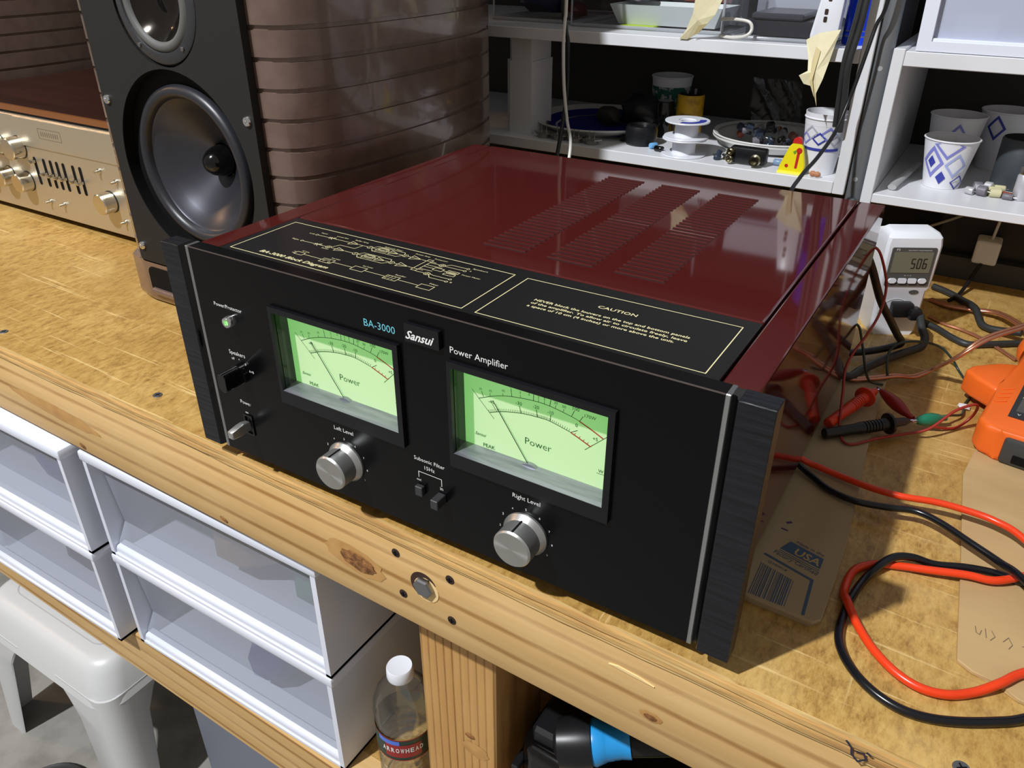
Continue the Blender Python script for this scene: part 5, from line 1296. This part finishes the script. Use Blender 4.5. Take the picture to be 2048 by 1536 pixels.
cable('thin_wire', 'thin red wire draped from the amplifier rear to the alligator clips', [(0.4600, 0.4200, 0.1400), (0.4705, 0.4240, 0.1350), (0.4799, 0.4360, 0.1098), (0.4838, 0.44, 0.0922), (0.4848, 0.425, 0.0741), (0.4806, 0.4, 0.0601), (0.4742, 0.375, 0.0476), (0.4733, 0.355, 0.0382), (0.4771, 0.3400, 0.0259), (0.4796, 0.3312, 0.0150), (0.4836, 0.3195, -0.0020), (0.4896, 0.3072, -0.0070), (0.499, 0.3063, -0.0078), (0.5149, 0.3266, -0.0078), (0.5368, 0.3535, -0.0100), (0.5548, 0.3639, -0.0040), (0.57, 0.3815, 0.0100), (0.5800, 0.3926, 0.014), (0.5870, 0.4000, 0.014), (0.5890, 0.4060, 0.006), (0.5860, 0.4080, -0.0060), (0.5763, 0.3976, -0.0140), (0.5618, 0.3840, -0.0110), (0.5484, 0.3780, -0.0060), (0.5405, 0.3740, -0.0030)], 0.0013, 'wire_red', 'wire')
cable('thin_wire', 'thin dark green wire dropping from the amplifier rear corner', [(0.4600, 0.4210, 0.0600), (0.4690, 0.4230, 0.0560), (0.4745, 0.4230, 0.0434), (0.482, 0.41, 0.0302), (0.4860, 0.4120, 0.0166), (0.4915, 0.4300, -0.0040), (0.5035, 0.4376, -0.0080)], 0.0013, 'wire_darkgreen', 'wire')
cable('thin_wire', 'thin dark green wire arching in front of the watt meter', [(0.5064, 0.4529, -0.0080), (0.5019, 0.4627, 0.0), (0.4991, 0.4786, 0.01), (0.5064, 0.4875, 0.019), (0.5233, 0.5077, 0.017), (0.5432, 0.5265, 0.008), (0.5579, 0.5278, -0.003), (0.5680, 0.5238, -0.0135), (0.5780, 0.5000, -0.0143), (0.5842, 0.4790, -0.0143), (0.5800, 0.4500, -0.0143), (0.5794, 0.4244, -0.0120), (0.5700, 0.4050, -0.0060), (0.5660, 0.3975, -0.0040)], 0.0013, 'wire_darkgreen', 'wire')
# probes and clips
def probe(label, a, b, tip, mat, matdark):
    t = thing('test_probe', label, 'probe', a, group='test probes beside the amplifier')
    a, b, tip = Vector(a), Vector(b), Vector(tip)
    L = (b - a).length; r = 0.0058
    prof = [(r * 0.7, 0), (r * 0.86, 0.001), (r * 0.88, L * 0.45), (r * 1.0, L * 0.50)]
    n = 7
    for k in range(n):
        c0 = L * 0.52 + (L * 0.30) * k / n; prof += [(r, c0), (r * 1.0, c0 + L * 0.028), (r * 0.82, c0 + L * 0.030), (r * 0.82, c0 + L * 0.040)]
    prof += [(r, L * 0.84), (r, L * 0.88)]
    bm = B(); lathe(bm, prof, a, b - a, 20); obj('handle', bm, mat, t, 35)
    bm = B(); lathe(bm, [(r, 0), (r * 1.75, 0.0012), (r * 1.75, 0.0035), (r * 0.9, 0.0050)], a + (b - a) * 0.88, b - a, 24); obj('finger_guard', bm, mat, t, 35)
    g = a + (b - a) * 0.88 + (b - a).normalized() * 0.0045
    bm = B(); lathe(bm, [(r * 0.8, 0), (r * 0.68, (tip - g).length * 0.6), (r * 0.4, (tip - g).length * 0.82)], g, tip - g, 18); obj('nose', bm, matdark, t, 40)
    bm = B(); cyl(bm, g, tip, 0.0011, seg=8); obj('tip', bm, 'chrome', t)
    return t
M('probe_red', (214, 58, 24), 0.42); M('probe_black', (20, 21, 23), 0.42); M('clip_red', (150, 34, 32), 0.35); M('clip_green', (24, 112, 84), 0.35)
probe('orange-red test probe lying against the amplifier side', (0.4735, 0.3160, 0.0005), (0.4962, 0.3860, 0.0040), (0.5030, 0.3985, 0.0055), 'probe_red', 'probe_red')
probe('black test probe lying in front of the orange-red one', (0.4735, 0.3020, -0.0030), (0.5262, 0.3545, -0.0015), (0.5400, 0.3705, -0.0030), 'probe_black', M('nose_dark', (52, 44, 48), 0.5))
def clip(label, a, b, mat):
    t = thing('alligator_clip', label, 'clip', a, group='alligator clips on the probes')
    a, b = Vector(a), Vector(b); L = (b - a).length
    bm = B(); lathe(bm, [(0.0022, 0), (0.0040, L * .10), (0.0060, L * .35), (0.0062, L * .55), (0.0042, L * .80), (0.0030, L * .86), (0.0030, L)], a, b - a, 16); obj('sleeve', bm, mat, t, 40)
    bm = B(); lathe(bm, [(0.0014, -0.0045), (0.0022, 0.0006)], a, b - a, 10); obj('jaw', bm, 'chrome', t)
clip('dark red alligator clip gripping the orange-red probe tip', (0.5050, 0.3990, 0.0050), (0.5390, 0.3735, -0.0030), 'clip_red')
clip('green alligator clip gripping the black probe tip', (0.5425, 0.3725, -0.0040), (0.5660, 0.3965, -0.0055), 'clip_green')

# ------------------------------------------------------------------ orange clamp meter
M('meter_orange', (232, 104, 34), 0.38, spec=0.4); M('meter_grey', (58, 60, 60), 0.45); M('meter_face', (44, 46, 50), 0.35); M('meter_yellow', (240, 186, 30), 0.4); M('meter_btn', (150, 154, 164), 0.35); M('smoke_window', (86, 84, 80), 0.15)
dm = thing('clamp_meter', 'orange clamp meter lying face up at the right edge of the bench', 'clamp meter', (0.5880, 0.3590, BZ + 0.0036), math.radians(-9))
# local: x right, y away from the camera, z up (rests on the pale cardboard)
def dobj(name, bm, mat, smooth=40, parent=None): return obj(name, bm, mat, parent or dm, smooth, local=True)
bm = B(); prism(bm, [(0.022, 0.0), (0.078, 0.0), (0.096, 0.012), (0.096, 0.180), (0.080, 0.196), (0.014, 0.196), (0.004, 0.178), (0.004, 0.120), (0.0, 0.090), (0.0, 0.014), (0.008, 0.002)], 'z', 0.0, 0.030, bev=0.005, seg=3); hb = dobj('holster', bm, 'meter_orange')
bm = B(); prism(bm, [(0.026, -0.003), (0.074, -0.003), (0.074, 0.012), (0.026, 0.012)], 'z', 0.0, 0.026, bev=0.003, seg=2); dobj('end_cover', bm, 'meter_grey')
bm = B(); prism(bm, rrect(0.036, 0.054, 0.004, 0.012, 0.001), 'y', -0.0036, -0.0026); dobj('end_slot', bm, 'deep_black')
bm = B(); prism(bm, [(0.006, 0.100), (0.006, 0.150), (-0.012, 0.138), (-0.030, 0.116), (-0.033, 0.102), (-0.022, 0.092), (0.002, 0.078)], 'z', 0.006, 0.030, bev=0.004, seg=3); dobj('trigger', bm, 'meter_orange')
bm = B(); prism(bm, [(0.020, 0.030), (0.084, 0.030), (0.088, 0.150), (0.018, 0.150)], 'z', 0.0295, 0.0312); fc_ = dobj('face_panel', bm, 'meter_face')
for k in range(4):
    bm = B(); tube(bm, [(0.0045, 0.050 + k * .010, 0.0302), (0.013, 0.058 + k * .010, 0.0304)], 0.0011, 8, 0); dobj('grip_ridge', bm, 'meter_orange')
bm = B(); lathe(bm, [(0.0150, 0), (0.0150, 0.004), (0.0125, 0.006)], (0.062, 0.118, 0.0310), (0, 0, 1), 32); dobj('dial', bm, 'meter_orange', 40, fc_)
for x in (0.024, 0.044, 0.064):
    bm = B(); box(bm, x, x + 0.0145, 0.0865, 0.0935, 0.0310, 0.0338, bev=0.001); dobj('button', bm, 'meter_yellow', 40, fc_)
    bm = B(); box(bm, x, x + 0.0145, 0.0775, 0.0860, 0.0310, 0.0334, bev=0.001); dobj('button', bm, 'meter_btn', 40, fc_)
qb = B(); box(qb, 0.024, 0.082, 0.042, 0.068, 0.0310, 0.0322); dobj('display_window', qb, 'smoke_window', None, fc_)
for s, x, y, w in (('CENTECH', 0.023, 0.1330, 0.018), ('CURRENT CLAMP', 0.0235, 0.0715, 0.030), ('OFF', 0.0385, 0.1220, 0.006), ('400A', 0.0330, 0.1155, 0.009), ('2000', 0.0360, 0.1085, 0.009), ('V', 0.026, 0.0345, 0.003)):
    text(s, fc_, 'white_ink' if s != 'CENTECH' else M('amber_print', (206, 140, 50), 0.5), x, y, w, 'z', 0.0315, local=True)
bm = B(); tube(bm, [(0.018, 0.190, 0.016), (0.006, 0.205, 0.016), (0.002, 0.228, 0.016), (0.010, 0.252, 0.016), (0.030, 0.268, 0.016), (0.050, 0.272, 0.016), (0.072, 0.264, 0.016), (0.090, 0.246, 0.016), (0.094, 0.222, 0.016), (0.084, 0.200, 0.016), (0.078, 0.190, 0.016)], 0.0085, 12, 6, 1.5); dobj('jaw', bm, 'meter_orange', 60)
ld = thing('meter_lead', 'black right-angle lead plugged into the orange clamp meter', 'lead', (0.635, 0.38, BZ + 0.036))
L0 = WM[dm]
bm = B(); lathe(bm, [(0.0085, 0), (0.0085, 0.014), (0.007, 0.017)], (0.052, 0.040, 0.0316), (0, 0, 1), 20); tube(bm, [(0.052, 0.040, 0.0430), (0.058, 0.020, 0.0400), (0.066, 0.000, 0.0320), (0.074, -0.02, 0.0120), (0.085, -0.04, 0.0042), (0.11, -0.06, 0.0042)], 0.0058, 12, 6); bm.transform(L0); obj('plug', bm, 'black_rubber', ld, 40)
lump('paper_scrap', 'small white paper scrap on the bench beside the clamp meter', 'scrap', (0.5800, 0.445, BZ + 0.0025), 0.007, 0.006, 0.0022, 'white_matte', 21, None, 1)
# ------------------------------------------------------------------ dark gear under the right shelf
pw = thing('power_strip', 'long black equipment box in the shade under the right shelf', 'equipment', (0.72, 0.83, BZ))
qbox('case', 'black_plastic', pw, 0.50, 0.95, 0.835, 0.96, BZ, 0.085, bev=0.003); qbox('base_rail', M('rail_grey', (58, 58, 56), 0.6), pw, 0.50, 0.95, 0.820, 0.845, BZ, 0.014)
ad = thing('wall_adapter', 'small white power adapter on the dark equipment under the shelf', 'adapter', (0.563, 0.825, 0.016))
qbox('block', 'white_matte', ad, 0.549, 0.578, 0.803, 0.835, 0.0145, 0.0460, bev=0.003, seg=2); 
bm = B(); tube(bm, [(0.566, 0.820, 0.0450), (0.567, 0.820, 0.060), (0.570, 0.825, 0.090), (0.576, 0.83, 0.108)], 0.0018, 8, 6); obj('lead', bm, 'cable_white', ad, 60)
cable('grey_cable', 'pale grey cable stretched under the right shelf behind the watt meter', [(0.476, 0.828, 0.040), (0.520, 0.828, 0.066), (0.556, 0.828, 0.092), (0.580, 0.830, 0.108)], 0.0018, M('cable_pale', (150, 148, 142), 0.5))
# ------------------------------------------------------------------ plastic drawers under the bench
milky_mat('drawer_film', (170, 174, 186), 0.42)
M('drawer_white', (224, 229, 242), 0.30)
def drawer(label, x0, x1, yf, z0, z1, goods, depth=0.36):
    t = thing('storage_box', label, 'storage box', ((x0 + x1) / 2, yf + depth / 2, z0), group='white plastic drawer boxes under the bench')
    # shell: top lip, sides, back, floor
    bm = B()
    box(bm, x0, x1, yf, yf + depth, z1 - 0.014, z1, bev=0.003, seg=2); obj('top_lip', bm, 'drawer_white', t, 40)
    bm = B(); box(bm, x0 + 0.003, x0 + 0.010, yf + 0.002, yf + depth, z0, z1 - 0.0141); box(bm, x1 - 0.010, x1 - 0.003, yf + 0.002, yf + depth, z0, z1 - 0.0141); box(bm, x0 + 0.010, x1 - 0.010, yf + depth - 0.004, yf + depth, z0, z1 - 0.0141); box(bm, x0 + 0.003, x1 - 0.003, yf + 0.002, yf + depth, z0, z0 + 0.004); obj('shell', bm, 'drawer_white', t)
    # drawer box: sill handle, frosted front leaning back
    a0, a1 = x0 + 0.0115, x1 - 0.0115
    bm = B(); prism(bm, [(yf + 0.004, z0 + 0.0045), (yf + 0.004, z0 + 0.011), (yf + 0.006, z0 + 0.0145), (yf + 0.018, z0 + 0.0165), (yf + 0.018, z0 + 0.0045)], 'x', a0, a1, bev=0.001); obj('handle_sill', bm, 'drawer_white', t, 40)
    bm = B(); v = [bm.verts.new(p) for p in ((a0, yf + 0.010, z0 + 0.0160), (a1, yf + 0.010, z0 + 0.0160), (a1, yf + 0.024, z0 + 0.042), (a0, yf + 0.024, z0 + 0.042), (a1, yf + 0.016, z1 - 0.022), (a0, yf + 0.016, z1 - 0.022))]
    bm.faces.new((v[0], v[1], v[2], v[3])); bm.faces.new((v[3], v[2], v[4], v[5])); obj('front_pane', bm, 'drawer_film', t)
    qbox('front_lip', 'drawer_white', t, a0, a1, yf + 0.012, yf + 0.018, z1 - 0.0235, z1 - 0.0185)
    qbox('side_pane', 'drawer_film', t, a0, a0 + 0.002, yf + 0.026, yf + depth - 0.01, z0 + 0.006, z1 - 0.03); qbox('side_pane', 'drawer_film', t, a1 - 0.002, a1, yf + 0.026, yf + depth - 0.01, z0 + 0.006, z1 - 0.03)
    for n, l, c, p, r, m, s in goods:
        lump(n, l, c, p, r[0], r[1], r[2], m, s)
M('goods_blue', (44, 66, 150), 0.5); M('goods_navy', (34, 40, 84), 0.5); M('goods_tan', (170, 140, 110), 0.6); M('goods_green', (90, 150, 120), 0.6); M('goods_red', (150, 60, 60), 0.6)
yA, yB = 0.0040, 0.0195
drawer('upper white plastic drawer at the left end under the bench rail', -0.640, -0.302, yA, -0.2900, -0.1300, [('blue_bundle', 'blurred blue bundle inside the upper left drawer', 'bundle', (-0.445, 0.085, -0.235), (0.055, 0.04, 0.045), 'goods_blue', 31), ('tan_bundle', 'blurred tan bundle inside the upper left drawer', 'bundle', (-0.365, 0.075, -0.240), (0.022, 0.03, 0.035), 'goods_navy', 32)])
drawer('lower white plastic drawer at the left end above the lower rail', -0.640, -0.306, yA, -0.4500, -0.2905, [('dark_bundle', 'blurred dark bundle inside the lower left drawer', 'bundle', (-0.46, 0.09, -0.395), (0.09, 0.04, 0.040), 'goods_navy', 33)])
drawer('upper white plastic drawer under the bench left of the water bottle', -0.2905, 0.0880, yB, -0.2920, -0.1330, [('brown_bundle', 'blurred brown and grey bundle inside the upper right drawer', 'bundle', (-0.110, 0.10, -0.232), (0.06, 0.04, 0.040), 'goods_tan', 34), ('green_bundle', 'blurred green bundle inside the upper right drawer', 'bundle', (0.015, 0.10, -0.232), (0.045, 0.04, 0.040), 'goods_green', 35)])
drawer('lower white plastic drawer on the lower shelf left of the water bottle', -0.2905, 0.0860, yB, -0.4500, -0.2925, [('blue_pouch', 'blurred blue pouch inside the lower right drawer', 'pouch', (-0.075, 0.085, -0.395), (0.030, 0.04, 0.040), 'goods_blue', 36), ('blue_card', 'blurred blue card inside the lower right drawer near the bottle', 'card', (0.060, 0.070, -0.385), (0.008, 0.03, 0.045), 'goods_navy', 37)])

# ------------------------------------------------------------------ water bottle
bx_, by_, bz_ = 0.1500, 0.0580, -0.4495
wb = thing('water_bottle', 'clear plastic water bottle with white cap and red-green label behind the post', 'bottle', (bx_, by_, bz_))
pane_mat('bottle_pet', (0.95, 0.965, 0.97, 1), 0.10, 0.08)
prof = [(0.028, 0), (0.031, 0.003), (0.0320, 0.010)]
for k in range(5): prof += [(0.0320, 0.012 + k * .011), (0.0300, 0.0165 + k * .011), (0.0320, 0.021 + k * .011)]
prof += [(0.0318, 0.070), (0.0318, 0.105), (0.0320, 0.112), (0.0326, 0.122), (0.0318, 0.132), (0.028, 0.145), (0.020, 0.158), (0.0135, 0.166), (0.0120, 0.170)]
bm = B(); lathe(bm, prof + [(r - 0.0007, h) for r, h in reversed(prof)] , (bx_, by_, bz_), (0, 0, 1), 40, False, False); obj('body', bm, 'bottle_pet', wb, 45)
M('label_green', (34, 58, 44), 0.4); M('label_red', (156, 34, 32), 0.4); M('label_blue', (84, 120, 220), 0.4)
def wrap(name, r, z0, z1, a0, a1, mat, n=24):
    bm = B()
    for k in range(n):
        a, b = math.radians(a0 + (a1 - a0) * k / n), math.radians(a0 + (a1 - a0) * (k + 1) / n)
        bm.faces.new([bm.verts.new((bx_ + r * math.cos(t), by_ + r * math.sin(t), bz_ + z)) for t, z in ((a, z0), (b, z0), (b, z1), (a, z1))])
    return obj(name, bm, mat, wb, 60)
lb = wrap('label', 0.0324, 0.071, 0.104, 0, 360, 'label_green', 40)
wrap('label_panel', 0.0326, 0.076, 0.096, -92, -20, 'label_red'); wrap('label_sky', 0.0327, 0.096, 0.1025, -108, -62, 'label_blue'); wrap('label_border', 0.0326, 0.1030, 0.1045, 0, 360, 'label_red', 40); wrap('label_border', 0.0326, 0.0705, 0.0718, 0, 360, 'label_red', 40)
for i, ch in enumerate('ARROWHEAD'):
    a = math.radians(-94 + i * 9.2)
    o = text(ch, wb, 'white_ink', 0, 0, 0.0040, 'y', 0, 'label_letter', height=0.0070, align='C', local=True, bold=0.03)
    o.matrix_local = WM[wb].inverted() @ Matrix.Translation((bx_ + 0.0330 * math.cos(a), by_ + 0.0330 * math.sin(a), bz_ + 0.0845)) @ Matrix.Rotation(a + math.pi / 2, 4, 'Z')
bm = B(); lathe(bm, [(0.0142, 0), (0.0146, 0.002), (0.0142, 0.0125), (0.0130, 0.0145), (0.0112, 0.0140), (0.0, 0.0140)], (bx_, by_, bz_ + 0.1680), (0, 0, 1), 36, True, False); obj('cap', bm, 'white_plastic', wb, 40)

# ------------------------------------------------------------------ black sprayer case with blue hose collar
bk = thing('tool_case', 'glossy black moulded tool case on the lower shelf right of the post', 'case', (0.40, 0.20, -0.4495))
bm = B(); prism(bm, [(0.290, 0.075), (0.300, 0.060), (0.52, 0.050), (0.60, 0.075), (0.60, 0.36), (0.30, 0.36)], 'z', -0.4495, -0.292, bev=0.010, seg=3); obj('body', bm, 'black_gloss', bk, 40)
qbox('latch', 'black_plastic', bk, 0.302, 0.338, 0.0700, 0.115, -0.2925, -0.272, bev=0.004); qbox('rail', 'black_plastic', bk, 0.288, 0.296, 0.055, 0.30, -0.330, -0.322, bev=0.001)
bm = B(); lathe(bm, [(0.024, 0), (0.030, 0.010), (0.030, 0.022), (0.020, 0.030)], (0.352, 0.085, -0.2925), (0, 0, 1), 24); obj('hub', bm, 'black_plastic', bk, 40)
M('collar_blue', (40, 150, 220), 0.35)
hs = thing('blue_hose', 'black hose with a flared sky-blue collar lying on the black case', 'hose', (0.40, 0.08, -0.260))
ax = Vector((0.82, 0.40, 0.16)).normalized(); p0 = Vector((0.3710, 0.0600, -0.2330))
bm = B(); lathe(bm, [(0.0215, -0.030), (0.0235, -0.012), (0.0225, 0.0)], p0, ax, 28); obj('coupling', bm, 'black_plastic', hs, 40)
bm = B(); lathe(bm, [(0.0200, 0), (0.0205, 0.003), (0.0170, 0.012), (0.0165, 0.013), (0.0160, 0.018), (0.0156, 0.019), (0.0153, 0.024), (0.0149, 0.025), (0.0155, 0.034)], p0, ax, 32); obj('collar', bm, 'collar_blue', hs, 35)
e = p0 + ax * 0.032
bm = B(); tube(bm, [e, e + ax * 0.06, e + ax * 0.14 + Vector((0, 0.02, -0.02)), e + ax * 0.24 + Vector((0, 0.03, -0.10))], 0.0135, 14, 6); obj('tube', bm, 'black_rubber', hs, 60)
bm = B(); tube(bm, [e + Vector((0, -0.010, -0.0095)), e + ax * 0.06 + Vector((0, -0.010, -0.0095)), e + ax * 0.14 + Vector((0, 0.010, -0.0295))], 0.0012, 8, 6); obj('yellow_stripe', bm, M('stripe_yellow', (150, 150, 60), 0.5), hs, 60)

# ------------------------------------------------------------------ stool and things on the floor
M('stool_plastic', (205, 207, 208), 0.36)
st = thing('plastic_stool', 'white plastic step stool standing on the concrete under the bench', 'stool', (-0.595, 0.13, -0.92))
sx0, sx1, sy0, sy1, sz = -0.760, -0.440, 0.015, 0.245, -0.600
bm = B()
lev = [(sz - 0.070, -0.024), (sz - 0.045, -0.017), (sz - 0.020, -0.008), (sz - 0.010, -0.003), (sz - 0.004, 0.002), (sz - 0.001, 0.008), (sz, 0.014)]
rings = []
for z, ins in lev: rings.append([bm.verts.new((x, y, z)) for x, y in rrect(sx0 + ins, sx1 - ins, sy0 + ins, sy1 - ins, 0.042, 8)])
for i in range(len(rings) - 1): ring_join(bm, rings[i], rings[i + 1])
bm.faces.new(rings[-1]); obj('seat', bm, 'stool_plastic', st, 50)
bm = B(); ribbon(bm, rrect(sx0 + 0.030, sx1 - 0.030, sy0 + 0.030, sy1 - 0.030, 0.03, 8), 0.0022, 'z', sz + 0.0004, True); obj('seat_rib', bm, M('stool_rib', (184, 186, 188), 0.4), st)
def leg(cx, cy, dx, dy):
    # L-section leg: two flaring walls with a rounded corner, from seat to floor
    bm = B(); R = []
    for k in range(9):
        f = k / 8.0; z = sz - 0.055 - (0.92 + sz - 0.055) * f
        w = 0.092 - 0.030 * f + 0.16 * max(0, 0.22 - f)
        ox, oy = cx + dx * (0.0205 + 0.024 * f), cy + dy * (0.0205 + 0.020 * f)
        r = 0.030
        outl = [(ox - dx * w, oy)] + [(ox - dx * r + dx * r * math.sin(a), oy - dy * r + dy * r * math.cos(a)) for a in [math.pi / 2 * i / 6 for i in range(7)]] + [(ox, oy - dy * w * 0.8)]
        inl = [(x - dx * 0.003, y - dy * 0.003) for x, y in outl]
        R.append([bm.verts.new((x, y, z)) for x, y in outl + list(reversed(inl))])
    for i in range(8): ring_join(bm, R[i], R[i + 1])
    bm.faces.new(R[0]); bm.faces.new(list(reversed(R[-1])))
    obj('leg', bm, 'stool_plastic', st, 50)
for cx, dx in ((sx0, -1), (sx1, 1)):
    for cy, dy in ((sy0, -1), (sy1, 1)): leg(cx, cy, dx, dy)
bk2 = thing('blue_tub', 'dark blue plastic tub on the floor behind the stool', 'tub', (-0.98, 0.26, -0.92))
bm = B(); lathe(bm, [(0.105, 0), (0.130, 0.22), (0.135, 0.225), (0.127, 0.222), (0.102, 0.004)], (-0.985, 0.270, -0.92), (0, 0, 1), 36, True, False); obj('wall', bm, M('tub_blue', (30, 34, 110), 0.4), bk2, 40)
pk = thing('black_disc', 'round black rubber disc lying on the concrete in front of the stool', 'disc', (-0.565, -0.080, -0.92))
bm = B(); lathe(bm, [(0.075, 0), (0.078, 0.006), (0.072, 0.012), (0.066, 0.009), (0.0, 0.009)], (-0.570, -0.086, -0.92), (0, 0, 1), 40, True, False); obj('disc', bm, 'black_rubber', pk, 40)
gb = thing('grey_bin', 'blue-grey plastic bin on the floor below the right drawers', 'bin', (-0.22, 0.24, -0.92))
bm = B(); plate(bm, rrect(-0.365, -0.10, 0.095, 0.36, 0.02), [rrect(-0.359, -0.106, 0.101, 0.354, 0.016)], -0.92, -0.680, 'z'); obj('wall', bm, M('bin_grey', (120, 126, 140), 0.5), gb)
qbox('bottom', 'bin_grey', gb, -0.36, -0.105, 0.10, 0.355, -0.9195, -0.914)
qbox('rim', M('bin_trim', (30, 36, 38), 0.5), gb, -0.100, -0.094, 0.10, 0.355, -0.90, -0.680)
rb_ = thing('brick', 'red-brown box standing beside the grey bin on the floor', 'box', (-0.04, 0.2, -0.92))
qbox('carton', M('brick_brown', (120, 58, 40), 0.7), rb_, -0.090, 0.02, 0.10, 0.34, -0.9195, -0.700)
